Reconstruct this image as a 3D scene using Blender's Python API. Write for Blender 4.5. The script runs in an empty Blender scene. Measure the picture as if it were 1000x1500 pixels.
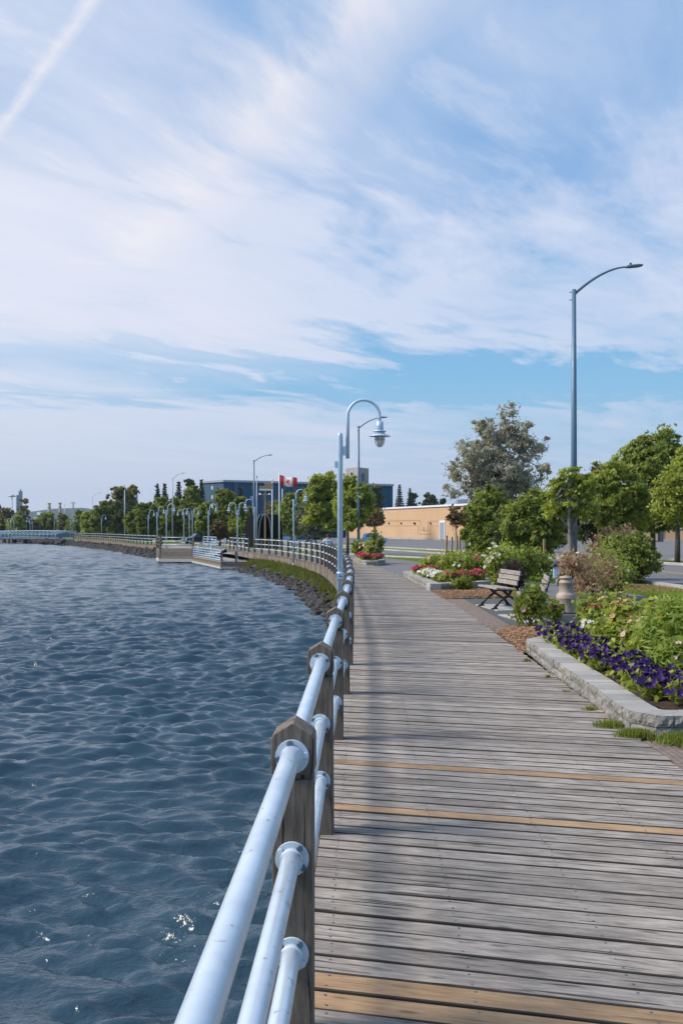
import bpy, math, random
import numpy as np
from mathutils import Vector
R = math.radians
PI = math.pi
F = 1458.0
HY = 775.0
scene = bpy.context.scene
col = scene.collection
rnd = random.Random(7)

def PX(px, Y): return (px - 500.0) / F * Y
def PZ(py, Y): return 1.7 + (HY - py) / F * Y

# ------------------------------------------------------------------ helpers
class MB:
    def __init__(s):
        s.v = []; s.f = []; s.m = []; s.g = []; s.t = []; s.sm = []
    def add(s, vs, fs, mi=0, t=0.5, g=None, smooth=False):
        b = len(s.v)
        s.v.extend(vs)
        s.g.extend(g if g is not None else vs)
        s.t.extend([t] * len(vs))
        for f in fs:
            s.f.append([b + i for i in f]); s.m.append(mi); s.sm.append(smooth)
    def box(s, c, d, rz=0.0, mi=0, t=None, axis=None, rx=0.0):
        hx, hy, hz = d[0]/2, d[1]/2, d[2]/2
        if axis is None: axis = max(range(3), key=lambda i: d[i])
        o = (rnd.uniform(-50, 50), rnd.uniform(-50, 50), rnd.uniform(-50, 50))
        ca, sa = math.cos(rz), math.sin(rz); cx, sx = math.cos(rx), math.sin(rx)
        vs = []; g = []
        for x, y, z in ((-hx,-hy,-hz),(hx,-hy,-hz),(hx,hy,-hz),(-hx,hy,-hz),(-hx,-hy,hz),(hx,-hy,hz),(hx,hy,hz),(-hx,hy,hz)):
            l = [x, y, z]
            l = [l[axis]] + [l[i] for i in range(3) if i != axis]
            g.append((l[0]+o[0], l[1]+o[1], l[2]+o[2]))
            y2, z2 = y*cx - z*sx, y*sx + z*cx
            vs.append((c[0] + x*ca - y2*sa, c[1] + x*sa + y2*ca, c[2] + z2))
        s.add(vs, [(3,2,1,0),(4,5,6,7),(0,1,5,4),(1,2,6,5),(2,3,7,6),(3,0,4,7)], mi, rnd.random() if t is None else t, g)
    def beam(s, a, b, w, h, mi=0, t=None, up=(0,0,1)):
        a = Vector(a); b = Vector(b); d = b - a; L = d.length
        if L < 1e-6: return
        d = d / L
        side = d.cross(Vector(up))
        if side.length < 1e-4: side = d.cross(Vector((1,0,0)))
        side.normalize(); u = side.cross(d)
        o = (rnd.uniform(-50, 50), rnd.uniform(-50, 50), rnd.uniform(-50, 50))
        vs = []; g = []
        for q, l in ((a, 0), (b, L)):
            for i, j in ((-1,-1),(1,-1),(1,1),(-1,1)):
                p = q + side*(i*w/2) + u*(j*h/2)
                vs.append(tuple(p)); g.append((l+o[0], i*w/2+o[1], j*h/2+o[2]))
        s.add(vs, [(0,1,2,3),(7,6,5,4),(1,0,4,5),(2,1,5,6),(3,2,6,7),(0,3,7,4)], mi, rnd.random() if t is None else t, g)
    def tube(s, pts, r, n=10, mi=0, t=0.5, caps=True):
        pts = [Vector(p) for p in pts]; k = len(pts)
        rr = r if isinstance(r, (list, tuple)) else [r]*k
        ref = None; vs = []; g = []; L = 0
        o = rnd.uniform(-50, 50)
        for i, p in enumerate(pts):
            if i == 0: d = pts[1] - p
            elif i == k-1: d = p - pts[i-1]
            else: d = (pts[i+1]-p).normalized() + (p-pts[i-1]).normalized()
            if d.length < 1e-9: d = Vector((0,0,1))
            d.normalize()
            if i: L += (p-pts[i-1]).length
            if ref is None:
                ref = d.cross(Vector((0,0,1)))
                if ref.length < .05: ref = d.cross(Vector((0,1,0)))
            ref = ref - d*ref.dot(d); ref.normalize()
            b = d.cross(ref)
            for j in range(n):
                a = 2*PI*j/n
                q = p + ref*(math.cos(a)*rr[i]) + b*(math.sin(a)*rr[i])
                vs.append(tuple(q)); g.append((L+o, math.cos(a)*rr[i], math.sin(a)*rr[i]+o))
        fs = []
        for i in range(k-1):
            for j in range(n):
                j2 = (j+1) % n
                fs.append((i*n+j, i*n+j2, (i+1)*n+j2, (i+1)*n+j))
        s.add(vs, fs, mi, t, g, True)
        if caps:
            b0 = len(s.v) - len(vs)
            s.f.append([b0+j for j in range(n)][::-1]); s.m.append(mi); s.sm.append(False)
            s.f.append([b0+(k-1)*n+j for j in range(n)]); s.m.append(mi); s.sm.append(False)
    def lathe(s, prof, c=(0,0,0), n=16, mi=0, t=0.5, smooth=True):
        vs = []; k = len(prof)
        for r, z in prof:
            for j in range(n):
                a = 2*PI*j/n
                vs.append((c[0]+r*math.cos(a), c[1]+r*math.sin(a), c[2]+z))
        fs = []
        for i in range(k-1):
            for j in range(n):
                j2 = (j+1) % n
                fs.append((i*n+j, i*n+j2, (i+1)*n+j2, (i+1)*n+j))
        s.add(vs, fs, mi, t, None, smooth)
        b0 = len(s.v) - len(vs)
        if prof[0][0] > 1e-4: s.f.append([b0+j for j in range(n)][::-1]); s.m.append(mi); s.sm.append(False)
        if prof[-1][0] > 1e-4: s.f.append([b0+(k-1)*n+j for j in range(n)]); s.m.append(mi); s.sm.append(False)
    def prism(s, poly, z0, z1, mi=0, t=None):
        n = len(poly)
        vs = [(x, y, z0) for x, y in poly] + [(x, y, z1) for x, y in poly]
        fs = [tuple(range(n))[::-1], tuple(range(n, 2*n))] + [(i, (i+1) % n, n+(i+1) % n, n+i) for i in range(n)]
        s.add(vs, fs, mi, rnd.random() if t is None else t)
    def prism_y(s, poly, y0, y1, mi=0, t=None):     # polygon in x-z, thickness along y
        n = len(poly)
        o = rnd.uniform(-50, 50)
        vs = [(x, y0, z) for x, z in poly] + [(x, y1, z) for x, z in poly]
        g = [(z+o, x+o, y) for x, y, z in vs]
        fs = [tuple(range(n)), tuple(range(n, 2*n))[::-1]] + [((i+1) % n, i, n+i, n+(i+1) % n) for i in range(n)]
        s.add(vs, fs, mi, rnd.random() if t is None else t, g)
    def mesh(s, name, mats):
        me = bpy.data.meshes.new(name)
        me.from_pydata(s.v, [], s.f)
        for m in (mats if isinstance(mats, (list, tuple)) else [mats]): me.materials.append(m)
        me.polygons.foreach_set('material_index', s.m)
        me.polygons.foreach_set('use_smooth', s.sm)
        a = me.attributes.new('gc', 'FLOAT_VECTOR', 'POINT')
        a.data.foreach_set('vector', np.array(s.g, dtype=np.float32).ravel())
        a = me.attributes.new('tint', 'FLOAT', 'POINT')
        a.data.foreach_set('value', np.array(s.t, dtype=np.float32))
        me.update()
        return me
    def build(s, name, mats, parent=None, bevel=0):
        return link(name, s.mesh(name, mats), parent, bevel)

def link(name, me, parent=None, bevel=0):
    o = bpy.data.objects.new(name, me); col.objects.link(o)
    if parent: o.parent = parent
    if bevel:
        b = o.modifiers.new('edge', 'BEVEL'); b.width = bevel; b.segments = 2; b.limit_method = 'ANGLE'; b.angle_limit = R(40)
    return o
def tag(o, label=None, cat=None, group=None, kind=None):
    if label: o['label'] = label
    if cat: o['category'] = cat
    if group: o['group'] = group
    if kind: o['kind'] = kind
    return o
def empty(name, loc, rz=0, label=None, cat=None, group=None):
    o = bpy.data.objects.new(name, None); col.objects.link(o)
    o.location = loc; o.rotation_euler = (0, 0, rz); o.empty_display_size = .2
    return tag(o, label, cat, group)
def copy_tree(o, parent=None):
    c = o.copy(); col.objects.link(c); c.parent = parent
    for ch in list(o.children): copy_tree(ch, c)
    return c
def flat_quads(P, T, G=None, k=4):
    """P (n,k,3) faces -> mesh arrays"""
    return P.reshape(-1, 3), T
def np_mesh(name, verts, nper, mats, tint, gc=None, mi=None, smooth=False):
    me = bpy.data.meshes.new(name)
    n = len(verts); nf = n // nper
    me.vertices.add(n); me.vertices.foreach_set('co', verts.astype(np.float32).ravel())
    me.loops.add(n); me.loops.foreach_set('vertex_index', np.arange(n, dtype=np.int32))
    me.polygons.add(nf); me.polygons.foreach_set('loop_start', np.arange(0, n, nper, dtype=np.int32))
    try: me.polygons.foreach_set('loop_total', np.full(nf, nper, dtype=np.int32))
    except Exception: pass
    for m in (mats if isinstance(mats, (list, tuple)) else [mats]): me.materials.append(m)
    if mi is not None: me.polygons.foreach_set('material_index', mi.astype(np.int32))
    a = me.attributes.new('tint', 'FLOAT', 'POINT'); a.data.foreach_set('value', tint.astype(np.float32))
    a = me.attributes.new('gc', 'FLOAT_VECTOR', 'POINT'); a.data.foreach_set('vector', (gc if gc is not None else verts).astype(np.float32).ravel())
    me.update(calc_edges=True); me.validate()
    return me

# ------------------------------------------------------------------ materials
class NT:
    def __init__(s, name):
        s.m = bpy.data.materials.new(name); s.m.use_nodes = True
        s.t = s.m.node_tree; s.t.nodes.clear()
        s.out = s.n('ShaderNodeOutputMaterial')
    def n(s, typ, **kw):
        nd = s.t.nodes.new(typ)
        for k, v in kw.items():
            if k.startswith('i_'):
                key = k[2:]
                nd.inputs[int(key) if key.isdigit() else key.replace('_', ' ')].default_value = v
            else: setattr(nd, k, v)
        return nd
    def l(s, a, b): s.t.links.new(a, b)
    def mix(s, f, a, b, blend='MIX'):
        nd = s.n('ShaderNodeMix', data_type='RGBA', blend_type=blend)
        for sock, val in ((nd.inputs[0], f), (nd.inputs[6], a), (nd.inputs[7], b)):
            if hasattr(val, 'is_output'): s.l(val, sock)
            elif isinstance(val, (tuple, list)): sock.default_value = (*val[:3], 1)
            else: sock.default_value = val
        return nd.outputs[2]
    def math(s, op, a, b=None, c=None, clamp=False):
        nd = s.n('ShaderNodeMath', operation=op); nd.use_clamp = clamp
        for i, val in enumerate((a, b, c)):
            if val is None: continue
            if hasattr(val, 'is_output'): s.l(val, nd.inputs[i])
            else: nd.inputs[i].default_value = val
        return nd.outputs[0]
    def ramp(s, f, stops, interp='LINEAR'):
        nd = s.n('ShaderNodeValToRGB'); cr = nd.color_ramp; cr.interpolation = interp
        while len(cr.elements) < len(stops): cr.elements.new(0.5)
        for e, (p, c) in zip(cr.elements, stops):
            e.position = p; e.color = (c, c, c, 1) if isinstance(c, (int, float)) else (*c[:3], 1)
        s.l(f, nd.inputs[0]); return nd.outputs[0]
    def noise(s, vec, scale, detail=4, rough=.55, dist=0, out=0):
        nd = s.n('ShaderNodeTexNoise'); nd.inputs['Scale'].default_value = scale
        nd.inputs['Detail'].default_value = detail; nd.inputs['Roughness'].default_value = rough
        nd.inputs['Distortion'].default_value = dist
        if vec is not None: s.l(vec, nd.inputs['Vector'])
        return nd.outputs[out]
    def mapping(s, vec, scale=(1,1,1), loc=(0,0,0), rot=(0,0,0)):
        nd = s.n('ShaderNodeMapping'); nd.inputs['Scale'].default_value = scale
        nd.inputs['Location'].default_value = loc; nd.inputs['Rotation'].default_value = rot
        s.l(vec, nd.inputs['Vector']); return nd.outputs[0]
    def attr(s, name, out='Fac'):
        nd = s.n('ShaderNodeAttribute'); nd.attribute_name = name; return nd.outputs[out]
    def pos(s):
        return s.n('ShaderNodeTexCoord').outputs['Object']
    def geo(s):
        return s.n('ShaderNodeNewGeometry').outputs['Position']
    def bump(s, h, strength=.3, dist=.01):
        nd = s.n('ShaderNodeBump'); nd.inputs['Strength'].default_value = strength; nd.inputs['Distance'].default_value = dist
        s.l(h, nd.inputs['Height']); return nd.outputs[0]
    def pr(s, color, rough=.6, metal=0, normal=None, spec=.5, **kw):
        p = s.n('ShaderNodeBsdfPrincipled')
        for sock, val in (('Base Color', color), ('Roughness', rough), ('Metallic', metal), ('Specular IOR Level', spec)):
            if hasattr(val, 'is_output'): s.l(val, p.inputs[sock])
            elif isinstance(val, (tuple, list)): p.inputs[sock].default_value = (*val[:3], 1)
            else: p.inputs[sock].default_value = val
        if normal is not None: s.l(normal, p.inputs['Normal'])
        for k, v in kw.items(): p.inputs[k.replace('_', ' ')].default_value = v
        s.l(p.outputs[0], s.out.inputs[0]); return p

def mat_wood(name, dark, light, crack=.75, tvar=.55, bump=.5):
    t = NT(name); g = t.attr('gc', 'Vector')
    warp = t.noise(t.mapping(g, (1.2, 5, 5)), 1.0, 2)
    wv = t.n('ShaderNodeVectorMath', operation='ADD'); t.l(g, wv.inputs[0])
    sc = t.n('ShaderNodeVectorMath', operation='SCALE'); sc.inputs['Scale'].default_value = .05
    cb = t.n('ShaderNodeCombineXYZ'); t.l(warp, cb.inputs[1]); t.l(warp, cb.inputs[2]); t.l(cb.outputs[0], sc.inputs[0]); t.l(sc.outputs[0], wv.inputs[1])
    gv = wv.outputs[0]
    fine = t.noise(t.mapping(gv, (6, 52, 52)), 1.0, 5, .7)
    mid = t.noise(t.mapping(gv, (.9, 16, 16)), 1.0, 4, .6)
    blot = t.noise(t.mapping(g, (4.5, 6, 6)), 1.0, 4)
    cr = t.noise(t.mapping(gv, (1.7, 40, 40), (7, 3, 1)), 1.0, 4, .55)
    f = t.math('ADD', t.math('MULTIPLY', fine, .84), t.math('MULTIPLY', mid, .16))
    c = t.mix(t.ramp(f, [(.33, 0), (.66, 1)]), dark, light)
    c = t.mix(t.ramp(blot, [(.35, .35), (.6, 0)]), c, tuple(x*.62 for x in dark))
    crk = t.ramp(cr, [(.34, 1), (.40, 0)])
    c = t.mix(t.math('MULTIPLY', crk, crack), c, tuple(x*.22 for x in dark))
    # knots
    vo = t.n('ShaderNodeTexVoronoi'); vo.inputs['Scale'].default_value = 1.0; t.l(t.mapping(g, (2.6, 9, 9)), vo.inputs['Vector'])
    kn = t.ramp(vo.outputs['Distance'], [(.06, 1), (.13, 0)])
    c = t.mix(t.math('MULTIPLY', kn, .6), c, tuple(x*.3 for x in dark))
    tv = t.math('ADD', t.math('MULTIPLY', t.attr('tint'), tvar), 1 - tvar/2)
    hs = t.n('ShaderNodeHueSaturation'); t.l(tv, hs.inputs['Value']); t.l(c, hs.inputs['Color'])
    h = t.math('SUBTRACT', t.math('MULTIPLY', f, .6), t.math('MULTIPLY', crk, .5))
    t.pr(hs.outputs[0], .82, 0, t.bump(h, bump, .006), .3)
    return t.m

def mat_paint(name, c, rough=.35, dirt=.15, metal=0.0, rust=0.0):
    t = NT(name); g = t.pos()
    n1 = t.noise(g, 6, 5); n2 = t.noise(g, 60, 3)
    k = t.mix(t.math('MULTIPLY', t.ramp(n1, [(.4, 0), (.75, 1)]), dirt), c, tuple(x*.45 for x in c))
    if rust:
        k = t.mix(t.math('MULTIPLY', t.ramp(t.noise(g, 24, 5, .7), [(.615, 0), (.66, 1)]), rust), k, (.22, .09, .035))
    rg = t.math('ADD', t.math('MULTIPLY', n1, .25), rough - .12)
    t.pr(k, rg, metal, t.bump(n2, .06, .003)); return t.m

def mat_noise(name, c1, c2, scale=3, rough=.85, bump=.3, bd=.01, c3=None, s3=.4, vec='geo', detail=6, spec=.3):
    t = NT(name); g = t.geo() if vec == 'geo' else t.attr('gc', 'Vector')
    n1 = t.noise(g, scale, detail, .6)
    k = t.mix(t.ramp(n1, [(.3, 0), (.7, 1)]), c1, c2)
    if c3: k = t.mix(t.ramp(t.noise(g, s3, 4), [(.42, 0), (.65, .8)]), k, c3)
    tv = t.math('ADD', t.math('MULTIPLY', t.attr('tint'), .3), .85)
    hs = t.n('ShaderNodeHueSaturation'); t.l(tv, hs.inputs['Value']); t.l(k, hs.inputs['Color'])
    t.pr(hs.outputs[0], rough, 0, t.bump(t.noise(g, scale*5, 4, .7), bump, bd), spec); return t.m

def mat_leaf(name, dark, light, trans=.45, rough=.55):
    t = NT(name)
    k = t.mix(t.attr('tint'), dark, light)
    p = t.pr(k, rough, 0, None, .35)
    tr = t.n('ShaderNodeBsdfTranslucent'); t.l(t.mix(.5, k, (light[0]*1.1, light[1]*1.25, light[2]*.7)), tr.inputs[0])
    ms = t.n('ShaderNodeMixShader'); ms.inputs[0].default_value = trans
    t.l(p.outputs[0], ms.inputs[1]); t.l(tr.outputs[0], ms.inputs[2]); t.l(ms.outputs[0], t.out.inputs[0])
    return t.m

def mat_plain(name, c, rough=.5, metal=0, spec=.5, **kw):
    t = NT(name); g = t.pos()
    k = t.mix(t.ramp(t.noise(g, 9, 4), [(.35, 0), (.7, .3)]), c, tuple(x*.6 for x in c))
    t.pr(k, rough, metal, None, spec, **kw); return t.m

M = {}
M['deck'] = mat_wood('deck_wood', (.165, .135, .113), (.435, .385, .34), .9, .5, .8)
M['newwood'] = mat_wood('new_wood', (.26, .16, .088), (.45, .295, .17), .5, .3, .3)
M['post'] = mat_wood('post_wood', (.090, .070, .055), (.245, .20, .162), .95, .3, .8)
M['fascia'] = mat_wood('fascia_wood', (.11, .088, .07), (.30, .245, .195), .8, .6)
M['bench'] = mat_wood('bench_wood', (.24, .21, .185), (.42, .38, .34), .4, .2, .2)
M['stake'] = mat_wood('stake_wood', (.35, .2, .1), (.5, .32, .18), .4, .3)
M['rail'] = mat_paint('rail_paint', (.62, .71, .80), .30, .45, .3, .55)
M['lamp'] = mat_paint('lamp_paint', (.50, .63, .76), .36, .15, .25)
M['flange'] = mat_paint('flange_paint', (.60, .68, .76), .42, .3, 0, .8)
M['bolt'] = mat_paint('bolt_steel', (.13, .19, .26), .5, .4, .5, .9)
M['pole'] = mat_paint('street_pole', (.11, .19, .27), .45, .2, .2)
M['galv'] = mat_paint('galvanised', (.36, .40, .45), .5, .2, .3)
M['white'] = mat_paint('white_paint', (.74, .76, .78), .5, .15)
M['black'] = mat_plain('black_iron', (.015, .017, .02), .45)
M['glass'] = mat_plain('lamp_globe', (.75, .68, .60), .12)
M['asphalt'] = mat_noise('asphalt', (.125, .12, .122), (.20, .192, .192), 22, .9, .5, .004, (.15, .145, .15), .5)
M['pad'] = mat_noise('dark_asphalt', (.07, .07, .072), (.11, .11, .11), 30, .9, .5, .004)
M['concrete'] = mat_noise('concrete', (.33, .315, .30), (.47, .45, .43), 7, .85, .3, .004)
M['block'] = mat_noise('split_block', (.19, .175, .155), (.43, .40, .36), 14, .92, 1.0, .02, (.29, .275, .26), 3)
M['blocktop'] = mat_noise('block_top', (.31, .29, .265), (.42, .395, .365), 30, .9, .4, .004, (.31, .30, .29), 2)
M['soil'] = mat_noise('soil', (.03, .02, .014), (.075, .05, .035), 12, .95, .8, .02)
M['mulchbed'] = mat_noise('mulch_bed', (.11, .06, .035), (.30, .17, .095), 22, .95, 1, .02)
M['rock'] = mat_noise('rock', (.018, .017, .017), (.085, .078, .074), 4, .85, .8, .03)
M['chip'] = mat_noise('bark_chip', (.20, .11, .06), (.50, .30, .17), 30, .9, .3, .003)
M['can'] = mat_paint('milk_can_metal', (.40, .325, .265), .6, .5, .1, .7)
M['skin'] = mat_plain('skin', (.42, .24, .17), .6)
M['hair'] = mat_plain('hair', (.02, .014, .01), .6)
M['shirt'] = mat_plain('shirt_cotton', (.55, .66, .78), .85)
M['shorts'] = mat_plain('dark_shorts', (.03, .035, .05), .85)

def mat_ground():
    t = NT('ground_cover'); g = t.geo()
    a = t.mix(t.ramp(t.noise(g, 2.5, 6, .65), [(.3, 0), (.7, 1)]), (.085, .115, .022), (.19, .23, .055))
    b = t.mix(t.ramp(t.noise(g, .35, 4), [(.55, 0), (.72, .7)]), a, (.15, .12, .055))
    t.pr(b, .95, 0, t.bump(t.noise(g, 30, 4, .7), .8, .03), .15); return t.m
M['ground'] = mat_ground()
def mat_paver():
    t = NT('brick_paver'); br = t.n('ShaderNodeTexBrick'); g = t.geo()
    t.l(t.mapping(g, (1, 1, 1), rot=(0, 0, R(90))), br.inputs['Vector'])
    br.inputs['Scale'].default_value = 5; br.inputs['Color1'].default_value = (.23, .17, .14, 1); br.inputs['Color2'].default_value = (.16, .13, .115, 1)
    br.inputs['Mortar'].default_value = (.07, .06, .05, 1); br.inputs['Mortar Size'].default_value = .02
    k = t.mix(t.ramp(t.noise(g, 18, 5), [(.35, 0), (.8, .5)]), br.outputs[0], (.30, .22, .15))
    t.pr(k, .9, 0, t.bump(br.outputs['Fac'], -.4, .005), .3); return t.m
M['paver'] = mat_paver()

L_ = dict(
    fresh=((0.085, 0.115, 0.018), (.50, .53, .10)),
    mid=((0.056, 0.080, 0.015), (.37, .41, .08)),
    midb=((0.045, .064, .014), (.29, .31, .065)),
    darkg=((0.020, 0.031, 0.013), (0.122, 0.144, 0.041)),
    olive=((0.050, 0.053, 0.020), (0.318, 0.276, 0.090)),
    silver=((0.121, 0.116, 0.090), (0.604, 0.554, 0.475)),
    spruce=((.014, .026, .020), (.055, .075, .055)),
    willow=((0.083, 0.088, 0.061), (0.252, 0.258, 0.198)),
    brown=((.16, .085, .05), (.55, .36, .24)),
    lime=((0.099, 0.154, 0.022), (0.396, 0.473, 0.099)),
    rust=((.08, .05, .025), (.20, .14, .06)),
    grass=((.08, .12, .015), (.32, .38, .06)),
    plum=((.025, .012, .014), (.09, .045, .045)),
)
for k, (a, b) in L_.items(): M[k] = mat_leaf('leaf_' + k, a, b)
M['leafbank'] = mat_leaf('leaf_bank', (.055, .065, .014), (.22, .235, .05))
M['purple'] = mat_leaf('petal_purple', (.014, .002, .045), (.036, .006, .105), .12)
M['pink'] = mat_leaf('petal_pink', (.34, .012, .055), (.62, .05, .15), .2)
M['wpetal'] = mat_leaf('petal_white', (.60, .60, .62), (.85, .83, .80), .2)
M['peach'] = mat_leaf('petal_peach', (.50, .26, .14), (.75, .45, .28), .2)
M['blush'] = mat_leaf('petal_blush', (.55, .33, .30), (.78, .6, .55), .2)
M['yellowc'] = mat_leaf('flower_eye', (.35, .25, .02), (.6, .45, .06), .1)
M['bark'] = mat_noise('bark', (.045, .036, .030), (.13, .105, .085), 12, .95, 1, .02)
M['barkp'] = mat_noise('pale_bark', (.16, .13, .11), (.38, .33, .29), 8, .95, 1, .02)

def mat_water():
    t = NT('lake_water'); g = t.geo()
    gust = t.ramp(t.noise(t.mapping(g, (.05, .09, 1)), 1.0, 5, .6), [(.38, .4), (.62, 1.3)])
    w1 = t.noise(t.mapping(g, (.8, 1.7, 1), rot=(0, 0, R(12))), 3.2, 4, .6, .3)
    w3 = t.noise(t.mapping(g, (1, 1.5, 1), rot=(0, 0, R(-8))), 9, 3, .55, .2)
    h = t.math('MULTIPLY', t.math('ADD', t.math('MULTIPLY', w1, .055), t.math('MULTIPLY', w3, .013)), gust)
    b = t.n('ShaderNodeBump'); b.inputs['Strength'].default_value = 1; b.inputs['Distance'].default_value = .55
    t.l(h, b.inputs['Height'])
    k = t.mix(t.noise(g, .25, 3), (.018, .042, .066), (.032, .070, .100))
    t.pr(k, .12, 0, b.outputs[0], .75, IOR=1.33); return t.m
M['water'] = mat_water()

# ------------------------------------------------------------------ the curved line of the railing
KY = [-6, .7, 1.49, 3.36, 5.59, 8.08, 10.3, 12.5, 14.8, 17.2, 19.5, 22, 26, 31, 36, 42, 49, 57.5, 66, 73, 80, 87, 96, 105, 120, 140, 160, 180, 200, 300]
KX = [-.40, -.245, -.222, -.161, -.111, -.05, .018, .077, .117, .142, .15, .15, .12, .03, -.16, -.5, -1.15, -2.6, -4.5, -6.6, -8.25, -10.1, -14.3, -18.9, -24.8, -31.7, -39.5, -48, -58, -110]
KY = np.array(KY, float); KX = np.array(KX, float)
_m = np.gradient(KX, KY)
def rail_x(y):
    i = int(np.clip(np.searchsorted(KY, y) - 1, 0, len(KY)-2))
    h = KY[i+1]-KY[i]; t = (y-KY[i])/h
    return float((2*t**3-3*t**2+1)*KX[i] + (t**3-2*t**2+t)*h*_m[i] + (-2*t**3+3*t**2)*KX[i+1] + (t**3-t**2)*h*_m[i+1])
def rail_n(y):      # unit normal to the right (inland) and heading
    d = (rail_x(y+.2)-rail_x(y-.2))/.4
    L = math.hypot(1, d)
    return (1/L, -d/L), math.atan2(-d, 1)
def off(y, o):
    n, a = rail_n(y); return (rail_x(y)+n[0]*o, y+n[1]*o)
EY = np.array([-6, 0, 8, 15, 20, 26, 33, 40, 46.8, 52.7, 58, 66, 73, 87, 105, 140, 180, 300], float)
EXo = np.array([2.42, 2.42, 2.41, 2.5, 2.55, 2.50, 2.27, 1.96, 1.44, .72, -.2, -1.9, -3.9, -7.3, -15.9, -28.6, -45, -106], float)
def edge_x(y): return float(np.interp(y, EY, EXo))

def ss(t): t = max(0., min(1., t)); return t*t*(3-2*t)
def gz(x, y):       # ground height
    d = x - rail_x(min(max(y, -5), 299))
    return -.03 - .5*ss((y-45)/45)*ss((d-4)/6)

# ------------------------------------------------------------------ ground and water
WZ = -1.3
def build_ground():
    mb = MB()
    ys = [-40, -20, -8] + [y for y in np.arange(-5, 110, 1.5)] + [y for y in np.arange(110, 265, 5)]
    prev = None
    for y in ys:
        yy = min(max(y, -5), 299)
        # how far outboard the bank reaches (negative = under the deck)
        ob = np.interp(y, [-40, 22, 34, 43, 53, 66, 72, 76, 100, 106, 265], [-1.6, -1.2, .45, .8, 1.1, 1.3, 1.2, -.5, -.5, .9, .9])
        rx = rail_x(yy)
        ed = edge_x(yy) - rx
        cs = [(-ob-.5, -1.9), (-ob, WZ+.0), (-ob+.45, -.98), (-ob+1.0, -.62), (-ob+1.7, -.40), (max(ed-.35, -ob+2.0), -.20), (max(ed, -ob+2.2)+.02, -.03)]
        row = [(rx+o, y, z) for o, z in cs]
        lastx = row[-1][0]
        for dx in (1, 2, 3.5, 5, 7, 9, 12, 16, 22, 30, 45, 70, 110, 200, 500, 1500):
            row.append((lastx+dx, y, gz(lastx+dx, y)))
        b = len(mb.v); mb.add(row, [], 0, .5)
        if prev is not None:
            for i in range(len(row)-1): mb.f.append([prev+i, prev+i+1, b+i+1, b+i]); mb.m.append(1 if i < 5 else 0); mb.sm.append(True)
        prev = b
    tag(mb.build('ground', [M['ground'], M['rock']]), kind='structure')
    mb = MB(); prev = None
    for y, z in ((262, -1.6), (265, -1.2), (268, -.7), (275, -.55), (400, -.5), (900, -.2), (4000, 0)):
        row = [(x, y, z) for x in (-4000, -800, -300, -200, -120, -60, 0, 60, 200, 1000, 4000)]
        b = len(mb.v); mb.add(row, [], 0, .5)
        if prev is not None:
            for i in range(len(row)-1): mb.f.append([prev+i, prev+i+1, b+i+1, b+i]); mb.m.append(0); mb.sm.append(True)
        prev = b
    tag(mb.build('far_ground', M['ground']), kind='structure')
build_ground()

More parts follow.
